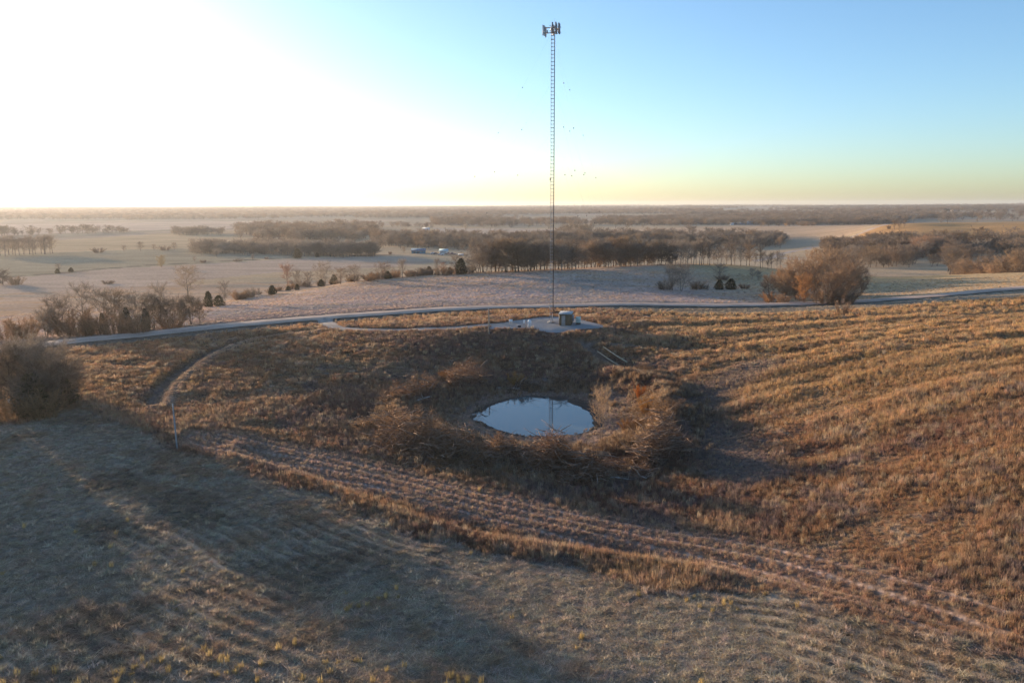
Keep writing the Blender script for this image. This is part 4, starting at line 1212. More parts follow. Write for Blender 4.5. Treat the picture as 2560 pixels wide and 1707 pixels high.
def keep_off(x, y):
    k = np.ones(x.shape, bool)
    d, s, p = _near_line(x, y, ROAD, 8); k &= d > ROAD_HW + .1
    d, s, p = _near_line(x, y, DRIVE, 6); k &= d > 1.55
    k &= ~in_poly(x, y, PAD)
    near = (np.abs(x - POND_C[0]) < 20) & (np.abs(y - POND_C[1]) < 20)
    rr = np.full(x.shape, 9.); rr[near] = pond_rr(x[near], y[near])[0]
    k &= rr > 1.03
    return k

def grass():
    P, RO, SC, TI, IX = [], [], [], [], []
    NT, NF = len(TALLT), len(TALLF)
    for r0, r1, sp, far in ((25, 75, .25, 0), (75, 130, .29, 0), (130, 178, .50, 1), (178, 300, 1.1, 1)):
        x, y, g = wedge_points(r0, r1, sp, R(52), seed=int(r0))
        k = keep_off(x, y); x, y = x[k], y[k]
        col, hg = albedo(x, y); rw = ROWS[0]; mow = mown_amount(x, y); mow = np.where(np.hypot(x, y) > 135, 0, mow)
        k = (hg > .07) & (g.random(len(x)) > .06) & ((mow < .5) | (g.random(len(x)) < np.clip(.60 + .60 * rw, .15, .95)))
        x, y, col, hg, mow = x[k], y[k], col[k], hg[k], mow[k]
        z = full_h(x, y); n = len(x)
        ismow = mow > .5
        h = hg * (.5 + .95 * g.random(n) ** 1.6 + .5 * (g.random(n) < .05))
        wide = np.where(ismow, 1.15, np.clip(.55 + hg * .6, .6, 1.15)) * g.uniform(.8, 1.25, n)
        tint = tame(col * g.uniform(.76, 1.24, n)[:, None], .60)
        tint = tint * (1 + g.uniform(-.07, .07, (n, 3)))
        tint = np.where(ismow[:, None], tame(tint * g.choice([.70, .88, 1.0, 1.15], n)[:, None], .60), tint)
        odd = g.random(n)
        tint = np.where((odd < .045)[:, None] & ~ismow[:, None], np.array([.17, .135, .115]) * g.uniform(.7, 1.2, n)[:, None], tint)
        tint = np.where((odd > .94)[:, None], np.array([.47, .37, .235]) * g.uniform(.8, 1.1, n)[:, None], tint)
        idx = np.where(ismow, NT + NF + g.integers(0, len(MOWT), n), (NT + g.integers(0, NF, n)) if far else g.integers(0, NT, n))
        P.append(np.stack([x, y, z], 1)); RO.append(np.stack([g.normal(0, .06, n), g.normal(0, .06, n), g.uniform(0, 6.28, n)], 1))
        SC.append(np.stack([wide, wide, h], 1)); TI.append(tint); IX.append(idx)
    # single standing tufts of yellow bunch grass left in the mown hay and the driven strip
    x, y, g = wedge_points(25, 95, .9, R(52), seed=5)
    mow = mown_amount(x, y)
    clus = fbm(x, y, 7, 3, 211)
    nearl = sstep(58, 40, np.hypot(x, y)) * sstep(14, -4, x)
    pr = np.where(mow > .5, sstep(.56 - .12 * nearl, .74 - .10 * nearl, clus) * (.5 + .3 * nearl), sstep(.62, .78, clus) * .12)
    pr *= np.where((x < 0), 1.0, .55) * sstep(80, 45, np.hypot(x, y)) + .04
    k = g.random(len(x)) < pr; x, y = x[k], y[k]; n = len(x)
    z = full_h(x, y); h = g.uniform(.35, .85, n)
    P.append(np.stack([x, y, z], 1)); RO.append(np.stack([np.zeros(n), np.zeros(n), g.uniform(0, 6.28, n)], 1)); SC.append(np.stack([np.ones(n), np.ones(n), h], 1))
    t = np.array([.48, .36, .16]) * g.uniform(.7, 1.2, n)[:, None]; TI.append(t); IX.append(NT + NF + len(MOWT) + g.integers(0, len(STAND), n))
    # big loose bunches of dead grass and weeds on the pond bank, and here and there in the standing grass
    g = np.random.default_rng(91)
    m_ = 5200; a = g.uniform(0, 2 * np.pi, m_); q = 1.22 + 1.4 * g.random(m_) ** .8
    x = POND_C[0] + POND_R[0] * q * np.cos(a); y = POND_C[1] + POND_R[1] * q * np.sin(a)
    k = fbm(x, y, 3.5, 3, 95) > .42; x, y, q = x[k], y[k], q[k]
    m3 = 110; a = g.uniform(np.pi * .9, np.pi * 2.15, m3); q3 = g.uniform(.93, 1.04, m3)      # stems standing in the shallows
    k3 = fbm(np.cos(a) * 9, np.sin(a) * 9, 2.2, 2, 97) > .46; a, q3 = a[k3], q3[k3]
    x = np.concatenate([x, POND_C[0] + POND_R[0] * q3 * np.cos(a)]); y = np.concatenate([y, POND_C[1] + POND_R[1] * q3 * np.sin(a)])
    x2, y2, g2 = wedge_points(60, 190, 2.6, R(52), seed=92)
    k = keep_off(x2, y2) & (mown_amount(x2, y2) < .5) & (albedo(x2, y2)[1] > .35); x2, y2 = x2[k], y2[k]
    n1_ = len(x); x = np.concatenate([x, x2]); y = np.concatenate([y, y2]); n = len(x)
    z = np.maximum(full_h(x, y), WATER_Z - .15); h = g.uniform(.35, 1.25, n); wd = g.uniform(1.3, 2.8, n)
    shore = np.hypot((x - POND_C[0]) / POND_R[0], (y - POND_C[1]) / POND_R[1]); h = h * np.where((shore < 1.5) & (y < POND_C[1] + 3), .38, 1.0); wd = wd * np.where(shore < 1.1, .5, 1.0)
    h[n1_:] = g.uniform(.7, 1.15, n - n1_); wd[n1_:] *= .7
    P.append(np.stack([x, y, z], 1)); RO.append(np.stack([g.normal(0, .15, n), g.normal(0, .15, n), g.uniform(0, 6.28, n)], 1)); SC.append(np.stack([wd, wd, h], 1))
    pal = np.array([[.38, .27, .175], [.36, .235, .14], [.26, .175, .115], [.44, .345, .24], [.20, .145, .105], [.34, .265, .185]])
    TI.append(pal[g.integers(0, len(pal), n)] * g.uniform(.75, 1.15, n)[:, None]); IX.append(NT + NF + len(MOWT) + g.integers(0, len(STAND), n))
    P, RO, SC, TI, IX = [np.concatenate(v) for v in (P, RO, SC, TI, IX)]
    print('grass', len(P))
    scatter('grass', P, RO, SC, TI, IX, TALLT + TALLF + MOWT + STAND, 'dry winter grass covering the slopes, tall bluestem and mown hay')
grass()

def joined(shape, i):
    """trunk and twigs of a far tree as one piece"""
    a, b = shape; va = np.empty(len(a.vertices) * 3, np.float32); a.vertices.foreach_get('co', va); vb = np.empty(len(b.vertices) * 3, np.float32); b.vertices.foreach_get('co', vb)
    F = [list(p.vertices) for p in a.polygons] + [[v + len(a.vertices) for v in p.vertices] for p in b.polygons]
    me = np_mesh(f'wood_piece_{i}', np.concatenate([va, vb]).reshape(-1, 3), F, M_TWIG_I)
    vary_attr(me, np.concatenate([np.full(len(a.vertices), .2), np.random.default_rng(i).random(len(b.vertices))]))
    return me
FARJ = [joined(s, i) for i, s in enumerate(FAR + [DENSE[0], DENSE[2], MID[0]])]
NFAR = len(FAR)

def woods():
    g = np.random.default_rng(77)
    P, RO, SC, TI, IX = [], [], [], [], []
    def put(x, y, h, sp, cols, f=1.0):
        n = len(x)
        if n == 0: return
        z = full_h(x, y)
        hh = h * g.uniform(.45, 1.15, n); s = hh * sp * g.uniform(.8, 1.3, n)
        P.append(np.stack([x, y, z], 1)); RO.append(np.stack([np.zeros(n), np.zeros(n), g.uniform(0, 6.28, n)], 1)); SC.append(np.stack([s, s, hh], 1))
        c = np.array(cols)[g.integers(0, len(cols), n)] * g.uniform(.75, 1.25, n)[:, None] * f
        TI.append(c); IX.append(g.integers(0, NFAR, n))
    def belt(line, n, depth, h, cols, sp=1.2, skip=0):
        Q = line_on(line, skip=skip); L = np.concatenate([[0], np.cumsum(np.linalg.norm(np.diff(Q, axis=0), axis=1))])
        s = g.uniform(0, L[-1], n); x = np.interp(s, L, Q[:, 0]); y = np.interp(s, L, Q[:, 1])
        r = np.hypot(x, y); q = 1 + g.normal(.5, .36, n) * depth / r; x, y = x * q, y * q
        k = fbm(x, y, 42, 3, 401) > .36
        put(x[k], y[k], h, sp, cols)
    B = BROWN + GREYB
    for x_, y_, h_, s_, c_ in MASS:
        P.append(np.array([[x_, y_, H(x_, y_)]])); RO.append(np.array([[0, 0, g.uniform(0, 6.28)]])); SC.append(np.array([[h_ * s_, h_ * s_, h_]])); TI.append(np.array([c_])); IX.append(np.array([NFAR + g.integers(0, 3)]))
    belt([(640,606),(740,604),(850,600),(945,598)], 380, 190, 11, B)
    belt([(590,592),(700,592),(800,590),(940,586)], 460, 280, 12, B)
    belt([(-60,592),(60,590),(200,585),(250,583)], 70, 60, 11, [(.19, .145, .105)])
    belt([(250,584),(320,582)], 14, 30, 10, [(.19, .145, .105)])
    belt([(435,587),(500,588),(560,587)], 70, 60, 9, GREYB)
    belt([(480,633),(600,637),(740,638)], 110, 60, 9, GREYB)
    belt([(930,612),(1100,622),(1380,618)], 420, 110, 11, B)
    belt([(1390,616),(1560,613),(1760,616),(1960,616)], 460, 110, 10, B)
    belt([(735,640),(880,643),(945,642)], 60, 40, 10, GREYB)
    belt([(1080,566),(1200,567),(1350,567),(1450,566)], 300, 350, 13, B)
    belt([(1400,585),(1480,584)], 26, 80, 9, [(.22, .17, .12)])
    belt([(1450,566),(1600,566),(1800,564),(1960,560)], 300, 300, 11, B)
    belt([(900,566),(1080,572)], 60, 120, 8, B)
    belt([(1900,566),(1960,566),(2050,562)], 50, 60, 7, ORANGE[2:] + BROWN)
    belt([(1480,618),(1600,622),(1780,630)], 70, 70, 7, GREYB)
    belt([(2060,640),(2160,640),(2280,640)], 220, 90, 9, BROWN)
    belt([(2160,640),(2300,640),(2560,640)], 330, 90, 9, BROWN + GREYB)
    belt([(2030,548),(2200,546),(2400,548),(2600,548)], 420, 900, 13, B, skip=1150)
    # wooded country out to the horizon: clumps and belts between the far fields
    n = 80000
    a = g.uniform(R(-36), R(36), n); u = g.random(n); r = 1500 * (10500 / 1500) ** (u ** .9)
    x, y = np.sin(a) * r, np.cos(a) * r
    dens = fbm(x * .55, y * .6, 460, 3, 301)
    thr = .44 - .10 * sstep(2200, 4000, r) - .06 * sstep(4500, 8000, r) + .085 * sstep(0, 900, x)
    # the wide flat field at the left stays open
    openf = (x < -150) & (r < 2350)
    k = (dens > thr) & ~openf & (g.random(n) < .75)
    put(x[k], y[k], 11, 1.6, B)
    P, RO, SC, TI, IX = [np.concatenate(v) for v in (P, RO, SC, TI, IX)]
    print('far woods', len(P))
    scatter('far_woods', P, RO, SC, TI, IX, FARJ, 'bare winter woods in belts and clumps across the far country')
woods()
# ------------------------------------------------------------------ materials of made things
M_GALV = simple_mat('galvanised_steel', (.36, .37, .38), .5, .7, .12, 4, spec=.5)
M_CABLE = simple_mat('black_cable', (.018, .018, .02), .5, 0, .2, 6)
M_PANEL = simple_mat('antenna_grey', (.20, .20, .22), .45, 0, .08, 5)
M_RADIO = simple_mat('radio_grey', (.30, .31, .33), .5, 0, .08, 5)
M_RED = simple_mat('beacon_red', (.25, .03, .02), .3, 0, .1, 5)
M_AGG = simple_mat('brown_aggregate_wall', (.155, .112, .068), .9, 0, .35, 14, .5)
M_ROOFW = simple_mat('pale_shelter_roof', (.33, .36, .38), .6, 0, .10, 3)
M_DOOR = simple_mat('pale_door', (.34, .31, .29), .5, 0, .08, 4)
M_WHITE = simple_mat('white_paint', (.70, .72, .74), .5, 0, .08, 3)
M_MINT = simple_mat('pale_green_cabinet', (.50, .58, .52), .5, 0, .08, 3)
M_DARK = simple_mat('dark_plastic', (.025, .025, .03), .6, 0, .2, 5)
M_CONC = simple_mat('concrete', (.33, .32, .30), .9, 0, .18, 5, .3)
M_WOODP = simple_mat('weathered_pole', (.27, .225, .175), .85, 0, .25, 2.5, .3)
M_PALEP = simple_mat('pale_grey_pole', (.30, .31, .32), .7, 0, .18, 2.0, .2)
M_LOG = simple_mat('grey_dead_wood', (.40, .36, .33), .95, 0, .3, 3, .5)
M_BRUSH = simple_mat('brush_branches', (.24, .17, .125), .95, 0, .35, 2, .3)
M_FRESH = simple_mat('pale_peeled_pole', (.46, .37, .25), .8, 0, .2, 3, .2)

# ------------------------------------------------------------------ the mast
TX, TY = 8.25, 167.4
TZ = H(TX, TY)
TOPZ = 59.3
def build_tower():
    t = empty('cell_tower', (TX, TY, TZ)); tag(t, 'tall slender guyed lattice mast carrying phone antennas, standing on the gravel pad', 'mast')
    hh = TOPZ - TZ
    ang = [R(90 - a) for a in (100, 220, 340)]
    LG = [(.40 * math.cos(a), .40 * math.sin(a)) for a in ang]
    for lx, ly in LG:
        m = MB(); m.tube([(lx, ly, 0), (lx, ly, hh)], .020, 8); m.build('leg', M_GALV, t)
    m = MB(); n = int(hh / .71)
    for i in range(1, n + 1):
        z = i * hh / n
        for k in range(3):
            a = LG[k]; b = LG[(k + 1) % 3]
            r = .060 if i % 8 == 0 else .042
            m.tube([(*a, z - .02), (*b, z - .02)], r, 5, cap=False)
            z0 = z - hh / n
            m.tube([(*(a if i % 2 else b), z0 + .03), (*(b if i % 2 else a), z - .05)], .009, 4, cap=False)
    m.build('bracing', M_GALV, t)
    m = MB()
    cx, cy_ = LG[0][0] + .07, LG[0][1] - .04
    for k in range(6):
        ox, oy = (k % 3 - 1) * .058, (k // 3) * .055 - .03
        zt = hh - 1.0 - .12 * k
        m.tube([(cx + ox, cy_ + oy, 3.3), (cx + ox, cy_ + oy, zt)], .028, 6)
        m.tube([(cx + ox, cy_ + oy, 3.3), (cx + ox + .04, cy_ + oy, 2.75), (cx + ox + .22, cy_ + oy, 2.42), (cx + ox + .55, cy_ + oy, 2.28 + .02 * k), (cx + ox + 1.75, cy_ + oy + .05, 2.26 + .02 * k)], .03, 6)
    m.build('cable_bundle', M_CABLE, t)
    m = MB(); m.lathe([(.75, -.1), (.75, .18), (.68, .22)], (0, 0, 0), 12); m.build('foundation', M_CONC, t)
    b = MB(); b.box((LG[2][0] - .12, LG[2][1], 29.6 - TZ), (.22, .22, .34), bevel=.03); bo = b.build('beacon_bracket', M_DARK, t)
    b = MB(); b.lathe([(.09, 0), (.12, .08), (.10, .26), (.02, .32)], (LG[2][0] - .12, LG[2][1], 29.6 - TZ + .17), 10); b.build('beacon_lens', M_RED, bo)
    m = MB(); m.tube([(LG[0][0], LG[0][1], hh), (LG[0][0], LG[0][1], hh + 1.9)], [.03, .008], 6); m.build('lightning_rod', M_GALV, t)
    # three antenna sectors
    for si, (az, rad, pans, dz) in enumerate([(-72, 1.50, (-1.0, 0, .95), -.15), (38, 1.25, (-.75, 0, .8), .30), (158, 1.30, (-.7, .05, .7), .10)]):
        a = R(90 - az); u = Vector((math.cos(a), math.sin(a), 0)); v = Vector((-u.y, u.x, 0))
        fr = MB()
        zc = hh - .35
        for z in (zc - .55, zc + .45):
            c = u * rad
            fr.tube([c - v * 1.25 + Vector((0, 0, z)), c + v * 1.25 + Vector((0, 0, z))], .042, 6)
            for s in (-1, 1): fr.tube([u * .35 + v * .12 * s + Vector((0, 0, z)), c + v * .45 * s + Vector((0, 0, z))], .045, 6)
            fr.tube([u * .1 + Vector((0, 0, z)), c + Vector((0, 0, z))], .05, 6)
        fro = fr.build('antenna_frame', M_GALV, t)
        for pi_, off in enumerate(pans):
            p = u * (rad + .12) + v * off
            fm = MB(); rot = Matrix.Rotation(a, 3, 'Z')
            fm.tube([p - u * .10 + Vector((0, 0, zc + dz - .95)), p - u * .10 + Vector((0, 0, zc + dz + .95))], .038, 6)
            fm.box(p + u * .08 + Vector((0, 0, zc + dz + (.10 if pi_ == 1 else 0))), (.15, .30, 2.05), rot, .04)
            fm.build('antenna_panel', M_PANEL, fro)
            if pi_ != 1:
                rm = MB(); rm.box(p - u * .28 + Vector((0, 0, zc - .05)), (.20, .32, .5), rot, .03); rm.build('radio_unit', M_RADIO, fro)
    m = MB()
    for z in (hh - .9, hh - .35, hh + .12): m.lathe([(.47, -.07), (.50, 0), (.47, .07)], (0, 0, z), 12)
    m.build('collar_ring', M_GALV, t)
build_tower()

# guy wires with round markers
GA = [(-80, 'to the left'), (40, 'to the far right'), (160, 'towards the near right')]
M_WIRE = simple_mat('guy_strand', (.2, .2, .21), .5, .6, .1, 3)
M_BALL = simple_mat('wire_marker', (.10, .09, .10), .5, 0, .1, 3)
for (gz, lev) in ((58.0, 'topmost'), (48.3, 'middle'), (38.5, 'lower')):
    for az, side in GA:
        a = R(90 - az); dx, dy = math.cos(a), math.sin(a)
        g = empty('guy_wire', (TX, TY, TZ)); tag(g, f'{lev} guy wire of the mast running down {side}, with small round markers', 'guy wire', 'guy wires of the mast')
        ex, ey = TX + dx * 34.5, TY + dy * 34.5; ez = H(ex, ey) - TZ + .2
        A = Vector((dx * .4, dy * .4, gz - TZ)); B = Vector((dx * 34.5, dy * 34.5, ez))
        L = (B - A).length
        m = MB(); m.tube([A.lerp(B, t) - Vector((0, 0, 4 * .35 * t * (1 - t))) for t in np.linspace(0, 1, 13)], .005, 4); m.build('strand', M_WIRE, g)
        for k in range(4 if lev != 'lower' else 3):
            t = (11.3 + 10.1 * k) / L if lev == 'topmost' else (10.2 + 10.1 * k) / L
            if t > .92: break
            p = A.lerp(B, t) - Vector((0, 0, 4 * .35 * t * (1 - t)))
            m = MB(); m.lathe([(.02, -.11), (.08, -.08), (.11, 0), (.08, .08), (.02, .11)], p, 12); m.build('marker_ball', M_BALL, g, smooth=True)

# ------------------------------------------------------------------ on the pad
def put_z(px, py): x, y, z = spot(px, py); return x, y, z
def build_shelter():
    x, y = ground_hit(1412.5, 815, lambda a, b: full_h(a, b, cut=False)); rz = R(-9.5)
    t = empty('equipment_shelter', (x + math.sin(R(9.5)) * 2.0, y + 2.0, H(x, y + 2) + .06), rz); tag(t, 'small brown aggregate equipment shelter with a pale flat roof beside the mast', 'shelter')
    W, D, Hh = 2.45, 4.0, 2.3
    m = MB(); dw = .82; dx = -.35
    th = .12
    m.box((0, D / 2 - th / 2, Hh / 2), (W, th, Hh)); m.box((-W / 2 + th / 2, 0, Hh / 2), (th, D - 2 * th, Hh)); m.box((W / 2 - th / 2, 0, Hh / 2), (th, D - 2 * th, Hh))
    l = dx - dw / 2 + W / 2; r_ = W / 2 - (dx + dw / 2)
    m.box((-W / 2 + l / 2, -D / 2 + th / 2, Hh / 2), (l, th, Hh)); m.box((W / 2 - r_ / 2, -D / 2 + th / 2, Hh / 2), (r_, th, Hh)); m.box((dx, -D / 2 + th / 2, (Hh + 2.08) / 2), (dw, th, Hh - 2.08))
    m.build('wall', M_AGG, t)
    m = MB(); m.box((0, 0, Hh + .09), (W + .3, D + .3, .18), bevel=.03); ro = m.build('roof', M_ROOFW, t)
    m = MB(); m.box((0, 0, .03), (W + .1, D + .1, .14)); m.build('footing', M_CONC, t, loc=(0, 0, -.1))
    m = MB(); m.box((dx, -D / 2 + .05, 1.05), (dw - .04, .05, 2.02), bevel=.01); d = m.build('door', M_DOOR, t)
    m = MB(); m.box((dx + .28, -D / 2 - .0, 1.0), (.05, .06, .16), bevel=.01); m.build('handle', M_DARK, d)
    m = MB(); m.box((dx, -D / 2 - .28, 2.22), (.95, .40, .05), bevel=.01); m.build('door_canopy', M_AGG, t)
    m = MB(); m.box((W / 2 + .2, .6, 1.25), (.38, .8, 1.3), bevel=.03); m.build('cooling_unit', M_RADIO, t)
    return t
SH = build_shelter()
# cable bridge from mast to shelter
br = empty('cable_bridge', (TX, TY, TZ)); tag(br, 'short dark steel cable bridge between the mast and the shelter', 'cable bridge')
m = MB()
for oy in (-.22, .22): m.box((1.25, -.3 + oy, 2.2), (2.1, .05, .07))
for k in range(8): m.box((.3 + .27 * k, -.3, 2.2), (.04, .40, .04))
m.build('tray', M_DARK, br)
for ox in (.35, 1.75):
    m = MB(); m.tube([(ox, -.3, -.05), (ox, -.3, 2.16)], .045, 8); m.build('post', M_GALV, br)
# generator
x, y, z = put_z(1446, 812)
g = empty('generator', (x, y + .4, z + .05), R(-9)); tag(g, 'pale green generator cabinet on a black base right of the shelter', 'generator')
m = MB(); m.box((0, 0, .95), (1.0, .85, 1.15), bevel=.05); m.build('cabinet', M_MINT, g)
m = MB(); m.box((0, 0, .19), (.94, .8, .38), bevel=.02); m.build('base_tank', M_DARK, g)
m = MB(); m.box((0, 0, 1.56), (1.06, .9, .07), bevel=.02); m.build('lid', M_MINT, g)
m = MB()
for k in range(5): m.box((0, -.43, .75 + .1 * k), (.6, .03, .04))
m.build('louvre', M_RADIO, g)
m = MB(); m.tube([(.3, .2, 1.58), (.3, .2, 1.95)], .05, 8); m.build('exhaust_pipe', M_DARK, g)
# white tank
x, y, z = put_z(1324, 819)
g = empty('storage_tank', (x, y + .4, z + .05)); tag(g, 'upright white cylindrical tank at the left part of the pad', 'tank')
m = MB(); m.lathe([(.36, 0), (.36, 1.30), (.30, 1.44), (.12, 1.52)], n=24); m.build('barrel', M_WHITE, g, smooth=False)
m = MB(); m.lathe([(.13, 1.5), (.14, 1.54), (.13, 1.60), (.05, 1.62)], n=12); m.build('cap', M_RADIO, g)
m = MB(); m.lathe([(.375, .80), (.385, .83), (.375, .86)], n=24); m.build('band', M_GALV, g)
# meter posts
x, y, z = put_z(1312, 816)
g = empty('meter_pedestal', (x, y, z + .03)); tag(g, 'white meter box on a post next to the white tank', 'meter box')
m = MB(); m.tube([(.22, 0, -.05), (.22, 0, 1.35)], .06, 8); m.tube([(-.2, 0, -.05), (-.2, 0, 1.0)], .035, 6); m.build('post', M_WOODP, g)
m = MB(); m.box((-.12, -.09, 1.0), (.38, .2, .62), bevel=.02); m.build('meter_box', M_WHITE, g)
x, y, z = put_z(1277, 815)
g = empty('utility_cabinet', (x, y, z + .03)); tag(g, 'small white cabinet on two thin posts where the driveway meets the pad', 'cabinet')
m = MB(); m.tube([(-.25, 0, -.05), (-.25, 0, .9)], .035, 6); m.build('leg', M_GALV, g); m = MB(); m.tube([(.25, 0, -.05), (.25, 0, .9)], .035, 6); m.build('leg', M_GALV, g)
m = MB(); m.box((0, 0, 1.1), (.72, .3, .5), bevel=.04); m.build('box', M_WHITE, g)
x, y, z = put_z(1297, 818)
g = empty('valve_box', (x, y, z + .03)); tag(g, 'low dark valve box with a pale lid lying left of the white tank', 'valve box')
m = MB(); m.box((.1, 0, .16), (.7, .5, .34), bevel=.05); m.build('body', M_DARK, g); m = MB(); m.box((-.15, .05, .37), (.7, .45, .06), bevel=.02); m.build('lid', M_RADIO, g)

# ------------------------------------------------------------------ poles
def pole(px, py, top, mat, lab, r=.13, lean=(0, 0)):
    x, y, z = spot(px, py); h = px_h(x, y, py - top)
    p = empty('utility_pole', (x, y, z)); tag(p, lab, 'pole')
    m = MB(); n = 8
    m.tube([(lean[0] * h * i / n, lean[1] * h * i / n, -.3 + (h + .3) * i / n) for i in range(n + 1)], [r * (1 - .3 * i / n) for i in range(n + 1)], 12); m.build('shaft', mat, p, smooth=True)
    m = MB(); m.lathe([(r * .72, -.02), (r * .76, .05), (r * .3, .12)], (lean[0] * h, lean[1] * h, h), 10); m.build('cap', M_GALV, p)
    m = MB(); m.tube([(r * 1.02, -r * .3, 0), (r * .95 + lean[0] * h * .7, -r * .3, h * .72)], .02, 5); m.build('ground_wire', M_GALV, p)
pole(443, 1122, 1003, M_PALEP, 'pale bare pole standing at the edge of the mown grass on the left', .105, (-.025, 0))
pole(1222, 838, 772, M_WOODP, 'slim tan wooden pole standing in front of the driveway left of the pad', .14)
# marker posts by the roadside row
for px, lab in ((464, 'left one of two small white marker posts by the roadside row'), (468, 'right one of two small white marker posts by the roadside row')):
    x, y, z = spot(px, 813)
    g = empty('marker_post', (x, y, z)); tag(g, lab, 'marker post', 'white marker posts')
    m = MB(); m.box((0, 0, .4), (.10, .05, .95), bevel=.01); m.build('stake', M_WHITE, g); m = MB(); m.box((0, -.03, .76), (.115, .02, .16)); m.build('reflector', M_RADIO, g)
x, y, z = spot(28, 1030)
g = empty('marker_sign', (x, y, z)); tag(g, 'small plain white panel on a post at the foot of the left-edge thicket', 'sign')
m = MB(); m.tube([(0, 0, -.2), (0, 0, 1.7)], .04, 6); m.build('post', M_WOODP, g); m = MB(); m.box((0, -.06, 1.5), (.55, .04, .7), bevel=.01); m.build('panel', M_WHITE, g)
# two peeled poles lying over the ditch
for (a, b, lab) in (((1494, 873), (1551, 911), 'left one of two pale peeled poles lying side by side along the ditch'), ((1508, 870), (1567, 908), 'right one of two pale peeled poles lying side by side along the ditch')):
    xa, ya = ground_hit(*a); xb, yb = ground_hit(*b); za, zb = H(xa, ya) + .55, H(xb, yb) + .55
    g = empty('felled_pole', (xa, ya, za)); tag(g, lab, 'felled pole', 'felled poles by the ditch')
    m = MB(); m.tube([(0, 0, 0), ((xb - xa) * .5, (yb - ya) * .5, (zb - za) * .5 - .05), (xb - xa, yb - ya, zb - za)], [.10, .12, .15], 10); m.build('shaft', M_FRESH, g, smooth=True)
    m = MB(); q = Vector((xb - xa, yb - ya, zb - za)); m.tube([q * .8 + Vector((-.5, .1, .1)), q * .8 + Vector((.5, -.1, .22))], .05, 6); m.build('cross_bar', M_FRESH, g)

# ------------------------------------------------------------------ brush piles and logs on the pond bank
M_TWIG_V = leaf_mat('tangled_twigs', .30, var=.7)
def brush_pile(line, width, height, nb, ntw, lab, seed, tint=(.27, .155, .095)):
    rnd = random.Random(seed)
    P = line_on(line, h=lambda a, b: full_h(a, b, cut=False)); L = np.concatenate([[0], np.cumsum(np.linalg.norm(np.diff(P, axis=0), axis=1))])
    c = P.mean(0); cz = H(*c)
    root = empty('brush_pile', (c[0], c[1], cz)); tag(root, lab, 'brush pile', 'brush piles on the pond bank')
    T = TW(); m = MB()
    N_ = nb + ntw
    S = np.array([rnd.random() for _ in range(N_)]) * L[-1]
    cen = np.stack([np.interp(S, L, P[:, 0]), np.interp(S, L, P[:, 1])], 1)
    off = np.array([(rnd.gauss(0, .45), rnd.gauss(0, .45)) for _ in range(N_)]) * width / 2
    XY = cen + off; Z = full_h(XY[:, 0], XY[:, 1], cut=False)
    lum = fbm(XY[:, 0], XY[:, 1], 3.0, 3, seed)
    keep = sstep(.36, .50, lum)
    for k in range(N_):
        if rnd.random() > keep[k]: continue
        e = math.exp(-(off[k] @ off[k]) / (width * .36) ** 2) * (.15 + 1.75 * max(0, lum[k] - .3) / .4)
        hz = height * e * rnd.random() ** .6
        p = Vector((XY[k, 0] - c[0], XY[k, 1] - c[1], Z[k] - cz + hz))
        d = rdir(rnd, -.3, .55 if k < nb else .8)
        if k < nb:
            ll = rnd.uniform(.7, 2.9); r = rnd.uniform(.022, .055) * (2.2 if rnd.random() < .10 else 1)
            q = p + d * ll * .5 + Vector((0, 0, rnd.uniform(-.2, .15))); s = p + d * ll + Vector((rnd.uniform(-.3, .3), rnd.uniform(-.3, .3), rnd.uniform(-.5, .1)))
            m.tube([p, q, s], [r, r * .8, r * .4], 5)
        else:
            T.twig(p, d, rnd.uniform(.25, .85), rnd.uniform(.016, .05), rnd, .7)
    m.build('branches', M_BRUSH, root)
    o = link('twigs', T.mesh('brush_twigs', M_TWIG_V), root); o.color = (*[v * .8 for v in tint], 1)
brush_pile([(965,1018),(1010,1000),(1080,975),(1150,958),(1195,955)], 5.8, 2.5, 693, 10077, 'long dark brush pile along the upper left bank of the pond', 1)
brush_pile([(975,1095),(1040,1125),(1110,1140),(1160,1142)], 6.3, 2.75, 924, 16123, 'rust-brown brush heap on the lower left bank of the pond', 2, (.30, .19, .12))
brush_pile([(1130,1150),(1200,1150),(1275,1130)], 4.6, 2.34, 780, 13953, 'lower brush heap in the middle of the front bank of the pond', 3, (.30, .185, .11))
brush_pile([(1345,1165),(1420,1185),(1500,1195),(1560,1185)], 6.3, 3.00, 1387, 19534, 'big tangled brush pile on the front right bank below the sapling', 4)
brush_pile([(1560,1180),(1630,1160),(1690,1120)], 5.8, 2.88, 1040, 14650, 'dark brush pile with grey logs on the right bank of the pond', 5, (.21, .14, .10))
brush_pile([(1590,1000),(1625,1045),(1660,1085)], 4.8, 2.1, 317, 8139, 'orange-brown brush heap on the upper right bank of the pond', 6, (.34, .21, .12))
brush_pile([(1195,966),(1290,973),(1380,968),(1430,960)], 3.0, 1.4, 375, 5038, 'low dark brush along the back bank of the pond', 7, (.16, .11, .08))
brush_pile([(900,1075),(960,1065),(1010,1070)], 4.6, 1.4, 173, 5038, 'tawny weedy heap at the far left of the pond bank', 8, (.40, .26, .15))
